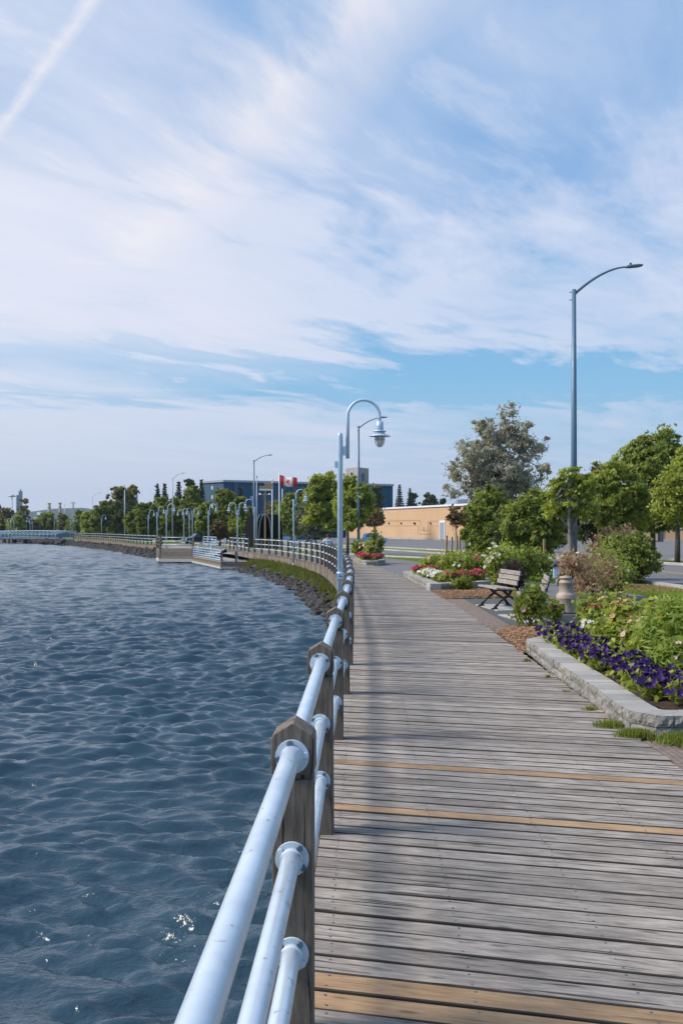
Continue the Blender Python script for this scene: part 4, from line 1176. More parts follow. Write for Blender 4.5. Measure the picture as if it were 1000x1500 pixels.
def blue_block():
    A = (PX(296, 247), 247.0); B = (PX(328, 240), 240.0); C = (PX(575, 263), 263.0)
    g = -.5; Ht = 13.7
    root = empty('apartment_block', (*B, g), 0, 'long dark blue apartment block with flat roof beyond the trees', 'building')
    l = lambda p: (p[0]-B[0], p[1]-B[1])
    a, b, c = l(A), (0, 0), l(C)
    L = math.hypot(*c); u = (c[0]/L, c[1]/L); n = (u[1], -u[0])
    mb = MB(); mb.prism([a, b, c, (c[0]-2, c[1]+14), (a[0]+6, a[1]+14)], 0, Ht, 0, .5)
    me = mb
    w = mb.build('wall', [M['navy']], root)
    mb = MB(); Ls = math.hypot(*a); us = (a[0]/Ls, a[1]/Ls); ns = (-us[1], us[0])
    if ns[1] > 0: ns = (-ns[0], -ns[1])
    mb.beam((a[0]+ns[0]*.06, a[1]+ns[1]*.06, Ht/2), (ns[0]*.06, ns[1]*.06, Ht/2), .12, Ht-.02)
    mb.build('side_wall', M['bside'], root)
    mb = MB(); mb.beam((-.3+n[0]*.2, n[1]*.2, Ht+.1), (c[0]+n[0]*.2, c[1]+n[1]*.2, Ht+.1), .8, .5); mb.beam((a[0], a[1], Ht+.1), (.2, -.3, Ht+.1), .8, .5)
    mb.build('roof_edge', M['galv'], root)
    mb = MB(); t0 = 2.6; mb.beam((u[0]*t0+n[0]*.2, u[1]*t0+n[1]*.2, Ht/2), (u[0]*(t0+.9)+n[0]*.2, u[1]*(t0+.9)+n[1]*.2, Ht/2), .4, Ht-.2); mb.build('downpipe_bay', M['bside'], root)
    rs = random.Random(5)
    for r in range(5):
        for k in range(14):
            t = 4.6+k*2.85+(r % 2)*0; z = Ht-1.5-r*2.4
            if t > L-1 or rs.random() < .12: continue
            mb = MB(); p = (u[0]*t+n[0]*.05, u[1]*t+n[1]*.05, z)
            mb.beam((p[0]-u[0]*.55, p[1]-u[1]*.55, z), (p[0]+u[0]*.55, p[1]+u[1]*.55, z), .14, .95)
            mb.build('window', M['winw'] if rs.random() < .22 else M['win'], root)
    for r in range(3):
        z = Ht-1.4-r*2.3; t = Ls*.5
        mb = MB(); p = (us[0]*t+ns[0]*.14, us[1]*t+ns[1]*.14)
        mb.beam((p[0]-us[0]*.4, p[1]-us[1]*.4, z), (p[0]+us[0]*.4, p[1]+us[1]*.4, z), .12, .9); mb.build('window', M['winw'], root)
    # concrete lift tower on the roof
    x0, xm, x1 = PX(506, 266)-B[0], PX(524, 262)-B[0], PX(540, 266)-B[0]
    mb = MB(); mb.prism([(x0, 28), (xm, 23.5), (x1, 28), (x1, 33), (x0, 33)], Ht-3, PZ(685, 265)+.5, 0, .5)
    tw = mb.build('lift_tower', M['beige'], root)
    mb = MB(); mb.box(((xm+x1)/2, 25.6, 16.0), (1.0, .2, 2.0), R(57)); mb.build('window', M['win'], tw)
    mb = MB(); mb.box(((x0+xm)/2, 25.6, 17.0), (.7, .3, .5), R(-57)); mb.build('vent', M['black'], tw)
blue_block()

def mat_orange():
    t = NT('tan_block_wall'); g = t.geo()
    k = t.mix(t.ramp(t.noise(g, .15, 5), [(.3, 0), (.7, 1)]), (.52, .34, .20), (.60, .405, .25))
    k = t.mix(t.ramp(t.noise(g, 3, 5), [(.4, 0), (.7, .25)]), k, (.40, .23, .12))
    sx = t.n('ShaderNodeSeparateXYZ'); t.l(g, sx.inputs[0])
    j = t.math('LESS_THAN', t.math('FRACT', t.math('MULTIPLY', sx.outputs[2], 1.3)), .07)
    k = t.mix(t.math('MULTIPLY', j, .35), k, (.42, .24, .125))
    t.pr(k, .9, 0, None, .2); return t.m
M['orange'] = mat_orange(); M['orangetrim'] = mat_noise('dark_brick_trim', (.44, .28, .165), (.52, .34, .20), 2, .9, .2)
def tan_building():
    g = -.53
    A = (PX(507, 247), 247.); B = (PX(712, 180), 180.); C = (PX(1120, 168), 168.)
    root = empty('warehouse', (*A, g), 0, 'long low tan block building with white roof edge across the street', 'building')
    l = lambda p: (p[0]-A[0], p[1]-A[1]); b, c = l(B), l(C)
    Ht = 4.62+1.7-g
    def side(p, q, dep, nm=None):
        return
    mb = MB(); mb.prism([(0, 0), b, c, (c[0], c[1]+40), (b[0], b[1]+70)], 0, Ht, 0, .5); mb.build('wall', M['orange'], root)
    L = math.hypot(*b); u = (b[0]/L, b[1]/L); n = (u[1], -u[0])
    def bar(p, t0, t1, z, h, d, mb, uu, nn):
        mb.beam((p[0]+uu[0]*t0+nn[0]*d/2, p[1]+uu[1]*t0+nn[1]*d/2, z), (p[0]+uu[0]*t1+nn[0]*d/2, p[1]+uu[1]*t1+nn[1]*d/2, z), d, h)
    L2 = math.hypot(c[0]-b[0], c[1]-b[1]); u2 = ((c[0]-b[0])/L2, (c[1]-b[1])/L2); n2 = (u2[1], -u2[0])
    mb = MB(); bar((0, 0), -.2, L+.2, Ht, .35, .25, mb, u, n); bar(b, 0, L2, Ht, .35, .25, mb, u2, n2); mb.build('roof_edge', M['white'], root)
    mb = MB(); bar((0, 0), 0, L, .25, .45, .10, mb, u, n); bar(b, 0, L2, .25, .45, .10, mb, u2, n2); mb.build('footing', M['beige'], root)
    def tpx(px):     # distance along the first facade where pixel column px meets it
        k = (px-500)/F
        return (k*A[1]-A[0])/(u[0]-k*u[1])
    def zpx(px, py):
        t = tpx(px); Y = A[1]+u[1]*t; return PZ(py, Y)-g
    mb = MB()
    segs = [((563, 763), (615, 763)), ((615, 763), (615, 777)), ((615, 777), (627, 777)), ((627, 777), (627, 763)), ((627, 763), (644, 763)),
            ((563, 770), (612, 770)), ((612, 770), (612, 782)), ((612, 782), (630, 782)), ((630, 782), (630, 770)), ((563, 763), (563, 770)), ((630, 770), (644, 770)),
            ((655, 763), (695, 763)), ((655, 770), (695, 770)), ((520, 770), (560, 770))]
    for (p0, q0), (p1, q1) in segs:
        t0, t1 = tpx(p0), tpx(p1); z0, z1 = zpx(p0, q0), zpx(p0, q1) if p0 == p1 else zpx(p0, q0)
        if p0 == p1: mb.beam((u[0]*t0, u[1]*t0, z0), (u[0]*t0, u[1]*t0, z1), .20, .10, up=(n[0], n[1], 0))
        else: bar((0, 0), t0, t1, z0, .16, .05, mb, u, n)
    mb.build('brick_relief', M['orangetrim'], root)
    for px in (570, 588, 607, 631, 608, 671):
        t = tpx(px); mb = MB(); mb.box((u[0]*t+n[0]*.15, u[1]*t+n[1]*.15, zpx(px, 766.5)), (.3, .3, .35)); mb.build('wall_lamp', M['black'], root)
    for px in (621,):
        t = tpx(px); mb = MB(); mb.box((u[0]*t+n[0]*.15, u[1]*t+n[1]*.15, zpx(px, 774)), (.4, .3, .6)); mb.build('wall_box', M['white'], root)
    t = tpx(648); mb = MB(); z1 = zpx(648, 764)
    bar((0, 0), t-1.25, t+1.25, z1/2+.2, z1, .16, mb, u, n); fr = mb.build('door', M['white'], root)
    mb = MB(); bar((0, 0), t-.95, t+.95, z1/2, z1-.35, .22, mb, u, n); mb.build('leaf', M['galv'], fr)
    for px, w in ((653, 1.6), (662, 3.5), (671, 1.6), (680, 1.4), (688, 1.4)):
        t = tpx(px); mb = MB(); q = (u[0]*t-n[0]*3, u[1]*t-n[1]*3)
        mb.box((*q, Ht+.5), (w, 1.6, .9)); mb.box((*q, Ht+1.05), (w*.7, 1.2, .25)); mb.build('roof_vent', M['galv'], root)
    # second facade: canopy, doors, piers
    mb = MB()
    for k in range(9): 
        t = 3+k*5.2; bar(b, t, t+.5, Ht/2, Ht-.4, .3, mb, u2, n2)
    mb.build('pier', M['orangetrim'], root)
    for k in range(4):
        t = 8+k*10.4; mb = MB(); bar(b, t, t+1.6, 1.2, 2.3, .14, mb, u2, n2); mb.build('door', M['win'], root)
tan_building()
def far_building(px0, px1, top, Y, label, mat, depth=12, g=-.5, name='distant_building'):
    x0, x1 = PX(px0, Y), PX(px1, Y); mb = MB(); H = PZ(top, Y)-g
    w = x1-x0
    mb.prism([(-w/2, 0), (w/2, 0), (w/2, depth), (-w/2, depth)], 0, H, 0, .5); mb.prism([(-w*.3, 2), (w*.1, 2), (w*.1, 6), (-w*.3, 6)], H, H+1.2, 0, .5)
    for k in range(4): mb.box((-w*.38+w*.25*k, -.1, H*.55), (w*.1, .2, H*.18), mi=1)
    mb.box((0, -.12, H-.3), (w, .3, .5), mi=1)
    o = mb.build(name, [M[mat], M['galv']]); o.location = ((x0+x1)/2, Y, g); return tag(o, label, 'building')
far_building(50, 62, 754, 420, 'white shed with a flat roof seen through the trees behind the bridge', 'white')
far_building(-30, 22, 752, 520, 'pale low shed at the left edge behind the trees', 'beige')
M['stackc'] = mat_noise('stack_concrete', (.26, .22, .19), (.36, .31, .27), .3, .9, .1)
M['towerb'] = mat_noise('tower_blue', (.14, .20, .27), (.20, .27, .34), .3, .8, .1)
def tower(px0, px1, top, Y, label, mat, cat='tower', notch=True, name='industrial_tower'):
    x0, x1 = PX(px0, Y), PX(px1, Y); w = x1-x0; H = PZ(top, Y); mb = MB()
    if notch:
        mb.box((-w*.22, 0, H*.45), (w*.5, w*.7, H*.9), t=.5); mb.box((w*.2, 0, H*.5), (w*.5, w*.7, H), t=.5)
        for k in range(6): mb.box((0, -w*.36, H*(.3+.1*k)), (w*1.02, .5, .6), t=.2)
        mb.box((w*.2, 0, H+1.2), (w*.16, w*.2, 2.4))
    else:
        mb.tube([(0, 0, 0), (0, 0, H)], [w*.5, w*.42], 14); mb.tube([(0, 0, H), (0, 0, H+.8)], w*.5, 14)
        for k in range(3): mb.tube([(0, 0, H*(.55+.15*k)), (0, 0, H*(.55+.15*k)+.8)], w*.5, 14)
    o = mb.build(name, M[mat]); o.location = ((x0+x1)/2, Y, -.4); return tag(o, label, cat)
tower(25, 33, 719, 1100, 'stepped pale blue industrial tower above the left trees', 'towerb')
tower(70, 75, 737.5, 800, 'left of two tan chimney stacks before the hills', 'stackc', 'chimney', False, 'chimney_stack')
tower(86, 90.5, 737, 820, 'right of two tan chimney stacks before the hills', 'stackc', 'chimney', False, 'chimney_stack')
tower(193.5, 197, 712, 900, 'left blue tower behind the double-topped tree', 'towerb', 'tower')
tower(198.5, 202, 716, 930, 'right blue tower behind the double-topped tree', 'towerb', 'tower')
M['hill'] = mat_noise('hill_forest', (.018, .032, .026), (.035, .055, .04), .02, .95, .3, 2)
def hills():
    mb = MB(); Y0 = 2300; cols = list(range(-60, 62)); rows = [0, 150, 400, 700]
    for j, dy in enumerate(rows):
        row = []
        for c in cols:
            X = c*60.
            px = 500+X/(Y0+700)*F
            hgt = np.interp(px, [-600, -100, 20, 60, 110, 130, 165, 220, 300, 1600], [30, 26, 26, 34, 46, 48, 40, 26, 18, 10])
            row.append((X, Y0+dy, hgt*math.sin(PI*min(.5, j/3*.5+.0))*(1+.05*math.sin(c*1.3)+.04*math.sin(c*2.9))*1.36 - 1))
        b = len(mb.v); mb.add(row, [], 0, .5)
        if j:
            for i in range(len(row)-1): mb.f.append([b-len(row)+i, b-len(row)+i+1, b+i+1, b+i]); mb.m.append(0); mb.sm.append(True)
    tag(mb.build('hills', M['hill']), kind='structure')
hills()

# ------------------------------------------------------------------ cars
def car(x, y, rz, paint, label, suv=False, L=4.4):
    g = gz(x, y) if y < 262 else -.5
    root = empty('parked_car', (x, y, g), rz, label, 'car', 'cars parked by the street')
    W = 1.78; s = L/4.4; hh = 1.65 if suv else 1.45
    low = [(-2.2, .35), (-2.18, .62), (-2.05, .86), (-1.0, .98), (1.55, .98), (2.1, .93), (2.2, .65), (2.18, .33)]
    roof = [(-1.0, .97), (-.35, hh-.06), (.1, hh), (1.1, hh-.01), (1.6 if not suv else 1.85, hh-.12), (2.05 if not suv else 2.1, .95)]
    mb = MB()
    def loft(prof, wb, wt, z0, z1):
        n = len(prof); vs = []
        for sx in (-1, 1):
            for px_, pz in prof:
                f = (pz-z0)/(z1-z0) if z1 > z0 else 0; ww = wb+(wt-wb)*max(0, min(1, f))
                vs.append((px_*s, sx*ww/2, pz))
        return vs, [tuple(range(n)), tuple(range(n, 2*n))[::-1]]+[((i+1) % n, i, n+i, n+(i+1) % n) for i in range(n)]
    vs, fs = loft(low, W, W*.96, .3, 1.0); mb.add(vs, fs, 0, .5)
    vs, fs = loft(roof, W*.94, W*.74, .95, hh); mb.add(vs, fs, 0, .5)
    mb.build('body', paint, root, .04)
    mb = MB()
    for sx in (-1, 1):
        for q in ([(-.85, 1.0), (-.33, hh-.14), (.35, hh-.09), (.35, 1.0)], [(.42, 1.0), (.42, hh-.09), (1.15, hh-.1), (1.6, 1.02)]):
            vv = []
            for px_, pz in q:
                f = (pz-.95)/(hh-.95); ww = W*.94+(W*.74-W*.94)*f+.012; vv.append((px_*s, sx*ww/2, pz))
            mb.add(vv, [(0, 1, 2, 3)], 0, .5)
    for (xa, za), (xb, zb) in (((-.97, 1.0), (-.4, hh-.1)), ((2.03, 1.0), (1.68 if not suv else 1.9, hh-.16))):
        o_ = -.02 if xa < 0 else .025
        wa, wb_ = W*.82, W*.7
        mb.add([((xa*s)+o_, -wa/2, za), ((xa*s)+o_, wa/2, za), ((xb*s)+o_, wb_/2, zb), ((xb*s)+o_, -wb_/2, zb)], [(0, 1, 2, 3)], 0, .5)
    mb.build('window', M['win'], root)
    for wx in (-1.4, 1.35):
        for sy in (-1, 1):
            mb = MB(); mb.tube([(wx*s, sy*(W/2-.2), .32), (wx*s, sy*(W/2+.005), .32)], .32, 18); w = mb.build('wheel', M['black'], root)
            mb = MB(); mb.tube([(wx*s, sy*(W/2-.02), .32), (wx*s, sy*(W/2+.02), .32)], .19, 12); mb.build('rim', M['galv'], w)
    for sy in (-1, 1):
        mb = MB(); mb.box((-2.16*s, sy*.65, .72), (.08, .32, .14)); mb.build('headlight', M['white'], root)
        mb = MB(); mb.box((2.16*s, sy*.68, .78), (.08, .25, .14)); mb.build('tail_light', M['fred'], root)
M['carblue'] = mat_plain('car_light_blue', (.16, .34, .52), .25, .3); M['carnavy'] = mat_plain('car_navy', (.03, .07, .12), .25, .3)
M['carsilver'] = mat_plain('car_silver_blue', (.30, .42, .52), .25, .4); M['carblack'] = mat_plain('car_black', (.012, .014, .018), .25, .2)
car(PX(549, 152), 152, R(172), M['carblue'], 'light blue hatchback parked in front of the tan building', True, 3.9)
car(PX(414, 168), 168, R(15), M['carsilver'], 'silver-blue car parked behind the flagpole', True)
car(PX(444, 176), 176, R(5), M['carnavy'], 'dark navy car parked beside the willow bush')
car(PX(357, 165), 165, R(20), M['carsilver'], 'silver car half hidden behind the platform corner railing')
car(PX(209, 180), 180, R(10), M['carnavy'], 'navy car behind the far railing left of the lookout', False)
car(PX(290, 150), 150, R(30), M['carblack'], 'black car behind the ramp opening', True)

# small notice sign on post beside building, white trunk-like post
def notice():
    Y = 110; x = PX(678, Y); g = gz(x, Y)
    root = empty('notice_sign', (x, Y, g), 0, 'small blue square sign on a thin post before the tan wall', 'sign')
    mb = MB(); mb.tube([(0, 0, 0), (0, 0, 2.2)], .03, 6); mb.build('post', M['galv'], root)
    mb = MB(); mb.box((0, -.04, 1.55), (.5, .03, .62)); mb.build('panel', mat_plain('sign_blue', (.04, .15, .30), .5), root)
notice()
plain_pole(689, 70, 738, .12, 'short thick white post just right of the small blue sign', 'marker_post', 'post', 'white')

# ------------------------------------------------------------------ planters
def block_wall(mb, pts, z0, courses, hc=.1, bl=.30, depth=.28, seed=1, inward=1):
    rr = random.Random(seed)
    for c in range(courses):
        off0 = (c % 2)*bl/2
        for (x0, y0), (x1, y1) in zip(pts[:-1], pts[1:]):
            L = math.hypot(x1-x0, y1-y0); ux, uy = (x1-x0)/L, (y1-y0)/L; nx, ny = -uy*inward, ux*inward
            n = max(1, round(L/bl)); bb = L/n
            cuts = [0]+[bb*(k+(.5 if c % 2 else 0)) for k in range(n+1) if 0.05 < bb*(k+(.5 if c % 2 else 0)) < L-.05]+[L]
            for a, b in zip(cuts[:-1], cuts[1:]):
                a += .0025; b -= .0025; j = rr.uniform(-.006, .006) + (0.010 if c < courses-1 else 0)
                zz0, zz1 = z0+hc*c+.001, z0+hc*(c+1)-.003
                # split face: small grid on the front
                P = lambda t, d, z: (x0+ux*t+nx*d, y0+uy*t+ny*d, z)
                nt, nz = 7, 4; vs = []; 
                for iz in range(nz):
                    for it in range(nt):
                        e = (it in (0, nt-1)) or (iz in (0, nz-1))
                        vs.append(P(a+(b-a)*it/(nt-1), j+(.008 if e else rr.uniform(-.012, .008)), zz0+(zz1-zz0)*iz/(nz-1)))
                fs = [(iz*nt+it, iz*nt+it+1, (iz+1)*nt+it+1, (iz+1)*nt+it) for iz in range(nz-1) for it in range(nt-1)]
                if inward < 0: fs = [f[::-1] for f in fs]
                t_ = rr.random(); mb.add(vs, fs, 0, t_); zz1 += rr.uniform(-.0015, .0028)
                o_ = [P(a, j+.008, zz1), P(b, j+.008, zz1), P(b, depth, zz1), P(a, depth, zz1), P(a, j+.008, zz0), P(b, j+.008, zz0), P(b, depth, zz0), P(a, depth, zz0)]
                mb.add(o_, [(0, 1, 2, 3), (1, 5, 6, 2), (0, 3, 7, 4), (3, 2, 6, 7)], 1, t_)
def planter(name, wall, soil, z0, courses, label, hc=.1, bl=.3, depth=.28, seed=1, mound=.08, inward=-1):
    root = empty(name, (wall[0][0], wall[0][1], z0), 0, label, 'planter')
    ox, oy = wall[0]
    mb = MB(); block_wall(mb, [(x-ox, y-oy) for x, y in wall], 0, courses, hc, bl, depth, seed, inward); mb.build('block_wall', [M['block'], M['blocktop']], root)
    mb = MB(); S = [(x-ox, y-oy) for x, y in soil]; cx = sum(p[0] for p in S)/len(S); cy = sum(p[1] for p in S)/len(S)
    zt = hc*courses-.03
    vs = [(cx, cy, zt+mound)]+[(x, y, zt) for x, y in S]
    mb.add(vs, [(0, i+1, (i+1) % len(S)+1) for i in range(len(S))], 0, .5); mb.build('soil', M['soil'], root)
    return root
W1 = [(3.9, 15.1), (3.2, 14.75), (2.55, 13.8), (2.47, 11.8), (2.44, 9.9), (2.40, 8.75), (2.40, 8.35), (2.56, 8.12), (2.85, 8.10), (5.6, 8.3)]
planter('planter', W1, [(3.9, 14.9), (3.2, 14.5), (2.75, 13.7), (2.7, 9.0), (2.8, 8.35), (5.6, 8.5), (5.4, 12)], -.02, 2, 'near raised flower bed with a grey split-block wall and purple petunias', seed=3, mound=.15, inward=1)
W2 = [(2.20, 35.5), (2.26, 32.6), (2.44, 27.4), (2.75, 27.5), (4.3, 28.8)]
planter('planter', W2, [(2.35, 35.5), (2.5, 32), (2.65, 27.8), (4.3, 29.1), (4.6, 33), (3.0, 35.5)], -.02, 2, 'middle raised flower bed with white and pink flowers behind the bench mulch', .11, .4, .3, 4, .12, inward=1)
W3 = [(.62, 54), (.70, 50), (.85, 47.5), (1.15, 46.6), (1.7, 46.6), (2.05, 47.4), (2.2, 50)]
planter('planter', W3, [(.8, 54), (.9, 50), (1.1, 47.5), (1.6, 46.9), (1.9, 47.7), (2.0, 51), (1.5, 54)], -.01, 2, 'farthest round-ended flower bed edged by bright pink flowers', .12, .4, .3, 5, .12, inward=1)

# ------------------------------------------------------------------ mulch chips
def mulch(name, poly, n, label, seed, z=.0):
    rs = random.Random(seed); xs = [p[0] for p in poly]; ys = [p[1] for p in poly]
    def inside(x, y):
        c = False; j = len(poly)-1
        for i in range(len(poly)):
            if (poly[i][1] > y) != (poly[j][1] > y) and x < (poly[j][0]-poly[i][0])*(y-poly[i][1])/(poly[j][1]-poly[i][1])+poly[i][0]: c = not c
            j = i
        return c
    mb = MB(); mb.add([(x, y, -.012) for x, y in poly], [tuple(range(len(poly)))], 1, .5)
    k = 0
    cx, cy = sum(xs)/len(xs), sum(ys)/len(ys)
    while k < n:
        x, y = rs.uniform(min(xs)-.06, max(xs)+.06), rs.uniform(min(ys)-.08, max(ys)+.08)
        ins = inside(x, y)
        if not ins and rs.random() > .05: continue
        k += 1
        e = min(1, math.hypot(x-cx, y-cy)/1.5); zz = (.045*(1-e)+rs.uniform(0, .03)) if ins else .004
        mb.box((x, y, z-.005+zz), (rs.uniform(.02, .065), rs.uniform(.008, .022), rs.uniform(.003, .008)), rs.uniform(0, 6.3), 0, rs.random(), rx=rs.uniform(-.5, .5))
    tag(mb.build(name, [M['chip'], M['mulchbed']]), label, 'mulch', kind='stuff')
mulch('bark_mulch', [(2.50, 13.7), (2.55, 16.3), (2.9, 17.3), (3.6, 17.6), (4.3, 17.2), (4.2, 15.2), (3.2, 14.8), (2.6, 13.9)], 5200, 'orange-brown bark mulch between the near flower bed and the benches', 1)
mulch('bark_mulch', [(2.46, 24.4), (2.44, 27.3), (2.8, 27.4), (4.4, 28.7), (4.9, 25.2), (3.0, 24.5)], 4200, 'orange-brown bark mulch in front of the middle flower bed', 2)
mulch('bark_mulch', [(6.8, 31.5), (7.2, 28.9), (8.3, 26.9), (10.0, 26.2), (9.7, 29.5), (9.3, 33.5)], 2400, 'brown leaf litter under the dark roadside bush', 3, -.0)

# ------------------------------------------------------------------ plants
def plant(name, label, cat, x, y, z, r, h, leafmat, nleaf, lsize, seed, flowers=None, nfl=0, fsize=.05, ratio=1.6, up=.5, group=None, spread=.5, ftop=.55, stems=6, clumps=14, topheavy=.5, fmix=None, parent_rot=0, petals=7):
    rs = np.random.RandomState(seed); root = empty(name, (x, y, z), 0, label, cat, group)
    d = rs.randn(clumps, 3); d /= np.linalg.norm(d, axis=1, keepdims=True)
    CC = d*np.array([r*.72, r*.72, h*.40])*(.45+.55*rs.rand(clumps))[:, None]; CC[:, 2] += h*topheavy
    idx = rs.randint(0, clumps, nleaf)
    P = CC[idx]+rs.randn(nleaf, 3)*np.array([r, r, h*.55])*.19; P[:, 2] = np.clip(P[:, 2], .01, h*1.08)
    ct = rs.rand(clumps)
    q, t = leaf_quads(P, lsize, rs, np.clip(ct[idx]*.5+rs.rand(nleaf)*.5, 0, 1), up, ratio, d[idx]*.5)
    link('foliage', np_mesh('foliage', q, 4, M[leafmat], t), root)
    if stems:
        mb = MB()
        for k in range(stems):
            c = CC[k % clumps]; mb.tube([(0, 0, -.02), (c[0]*.4, c[1]*.4, c[2]*.6), tuple(c)], [.012*max(.6, h), .008*max(.6, h), .004], 5)
        mb.build('stem', M['bark'] if leafmat in ('brown', 'plum') else M[leafmat], root)
    if flowers and nfl:
        mats = [M[flowers], M[fmix] if fmix else M['yellowc']]
        eye = fsize > .06 and not fmix and flowers not in ('purple', 'pink', 'brown')
        mb = MB(); rr = random.Random(seed)
        for k in range(nfl):
            dd = Vector((rr.gauss(0, 1), rr.gauss(0, 1), abs(rr.gauss(0, 1))*.9+.15)).normalized()
            p = Vector((dd.x*r*rr.uniform(.55, 1.05), dd.y*r*rr.uniform(.55, 1.05), h*ftop+dd.z*h*(1.02-ftop)*rr.uniform(.6, 1.1)))
            nrm = (dd+Vector((rr.gauss(0, .35), rr.gauss(0, .35)-.35, .4))).normalized()
            a = nrm.cross(Vector((rr.random(), rr.random(), rr.random()))).normalized(); b = nrm.cross(a)
            s = fsize*rr.uniform(.75, 1.2); m = petals*2
            vs = [tuple(p-nrm*s*.18)]
            for i in range(m):
                an = 2*PI*i/m; rad = s*.5*(1.0 if i % 2 == 0 else .78)*rr.uniform(.9, 1.1); vs.append(tuple(p+a*(math.cos(an)*rad)+b*(math.sin(an)*rad)+nrm*s*rr.uniform(-.05, .12)))
            mb.add(vs, [(0, i+1, (i+1) % m+1) for i in range(m)], 0 if not fmix or rr.random() < .6 else 1, rr.random())
            if eye:
                c = p+nrm*s*.03; vs = [tuple(c+nrm*s*.06)]+[tuple(c+a*(math.cos(i*PI/3)*s*.13)+b*(math.sin(i*PI/3)*s*.13)) for i in range(6)]
                mb.add(vs, [(0, i+1, (i+1) % 6+1) for i in range(6)], 1, .4)
            if nfl <= 15: mb.build('flower', mats, root); mb = MB()
        if nfl > 15: mb.build('blossoms', mats, root)
    return root
# purple petunias along the near wall
rr = random.Random(21)
pet = [(2.92, 13.9), (3.15, 13.6), (2.86, 13.35), (3.15, 13.0), (2.88, 12.75), (3.12, 12.4), (2.86, 12.15), (3.10, 11.75), (2.84, 11.5), (3.08, 11.15), (2.84, 10.85), (3.06, 10.5), (2.86, 10.2), (3.12, 9.9),
       (2.86, 9.6), (3.12, 9.3), (2.88, 9.02), (3.18, 8.82), (3.42, 8.72), (3.0, 8.62), (3.7, 8.7), (3.3, 9.15)]
for k, (x, y) in enumerate(pet):
    plant('petunia_plant', 'dark purple petunia plant in the row along the near bed wall', 'petunia', x+rr.uniform(-.03, .03), y, .15, .235, .27, 'fresh', 200, .05, 100+k, 'purple', 46, .082, group='purple petunias edging the near flower bed', clumps=9, stems=3, petals=5, ftop=.45)
# body of the near bed
NB = [
 ('cosmos_plant', 'tall feathery light green cosmos clump behind the petunias', 3.55, 10.6, .42, .85, 'lime', 5200, .026, None, 0, 4.0),
 ('cosmos_plant', 'feathery green cosmos clump at the right edge of the near bed', 3.95, 9.7, .42, .62, 'lime', 4800, .026, 'wpetal', 3, 4.0),
 ('cosmos_plant', 'lower feathery green clump just above the nearest petunias', 3.35, 9.9, .30, .42, 'lime', 3000, .024, 'blush', 3, 4.0),
 ('cosmos_plant', 'tallest feathery green clump at the back of the near bed', 4.15, 11.4, .5, .92, 'lime', 5600, .026, None, 0, 4.0),
 ('zinnia_plant', 'peach-flowered plant behind the middle petunias', 3.6, 12.6, .30, .62, 'fresh', 700, .07, 'peach', 12, 1.8),
 ('zinnia_plant', 'peach-flowered plant nearest the milk can', 3.85, 14.0, .30, .62, 'mid', 700, .07, 'peach', 11, 1.8),
 ('zinnia_plant', 'white-flowered plant at the front of the near bed', 3.35, 13.0, .26, .42, 'fresh', 600, .07, 'wpetal', 15, 1.8),
 ('salvia_plant', 'deep pink spiky flowers in the middle of the near bed', 3.85, 12.2, .24, .62, 'fresh', 600, .055, 'pink', 30, 2.2),
 ('salvia_plant', 'pink spiky flowers at the far end of the near bed', 3.45, 13.7, .22, .52, 'mid', 500, .055, 'pink', 20, 2.2),
 ('zinnia_plant', 'blush-flowered plant beside the tall cosmos', 3.5, 11.6, .26, .50, 'fresh', 650, .06, 'blush', 12, 1.8),
 ('leafy_plant', 'dark green leafy plant behind the zinnias', 4.2, 13.2, .42, .62, 'mid', 1300, .07, None, 0, 1.8),
 ('leafy_plant', 'bright green low plant behind the white flowers', 3.3, 12.3, .28, .36, 'fresh', 900, .055, None, 0, 1.8),
 ('leafy_plant', 'green leafy plant at the back right of the near bed', 4.9, 12.2, .5, .72, 'fresh', 1500, .07, 'blush', 6, 1.8),
 ('leafy_plant', 'green ferny plant at the far back of the near bed', 4.6, 14.2, .45, .55, 'mid', 1300, .06, None, 0, 2.2),
 ('leafy_plant', 'bright green plant on the right edge above the wall', 4.4, 10.3, .5, .6, 'lime', 3600, .03, 'wpetal', 4, 3.0),
 ('leafy_plant', 'low green filler plant between petunias and cosmos', 3.4, 11.0, .3, .38, 'fresh', 1000, .05, None, 0, 2.0),
 ('leafy_plant', 'green filler plant under the tall cosmos', 3.8, 9.2, .35, .38, 'lime', 2600, .028, 'blush', 3, 2.6),
]
for k, (nm, lab, x, y, r, h, lm, nl, ls, fl, nf, ra) in enumerate(NB):
    plant(nm, lab, nm.replace('_plant', '') if nm != 'leafy_plant' else 'plant', x, y, .18, r, h, lm, nl, ls, 200+k, fl, int(nf*1.7), .07 if fl in ('peach', 'wpetal', 'blush') else .038, ra, .6, stems=8, clumps=20)
# ground-cover foliage that closes the near bed
def bedcover(name, poly, n, mat, z0, h, label, seed, size=.05):
    rs = random.Random(seed); P = []
    xs = [p[0] for p in poly]; ys = [p[1] for p in poly]
    while len(P) < n:
        x, y = rs.uniform(min(xs), max(xs)), rs.uniform(min(ys), max(ys)); c = False; j = len(poly)-1
        for i in range(len(poly)):
            if (poly[i][1] > y) != (poly[j][1] > y) and x < (poly[j][0]-poly[i][0])*(y-poly[i][1])/(poly[j][1]-poly[i][1])+poly[i][0]: c = not c
            j = i
        if c: P.append((x, y, z0+h*rs.random()*(.5+.5*math.sin(x*5)*math.sin(y*4))))
    q, t = leaf_quads(np.array(P), size, np.random.RandomState(seed), np.random.RandomState(seed).rand(n), .6, 2)
    tag(link(name, np_mesh(name, q, 4, M[mat], t)), label, 'ground cover', kind='stuff')
bedcover('ground_cover', [(3.1, 14.5), (3.1, 8.9), (5.5, 8.6), (5.5, 14.6)], 9000, 'fresh', .17, .28, 'mixed low foliage between the flowers of the near bed', 5)
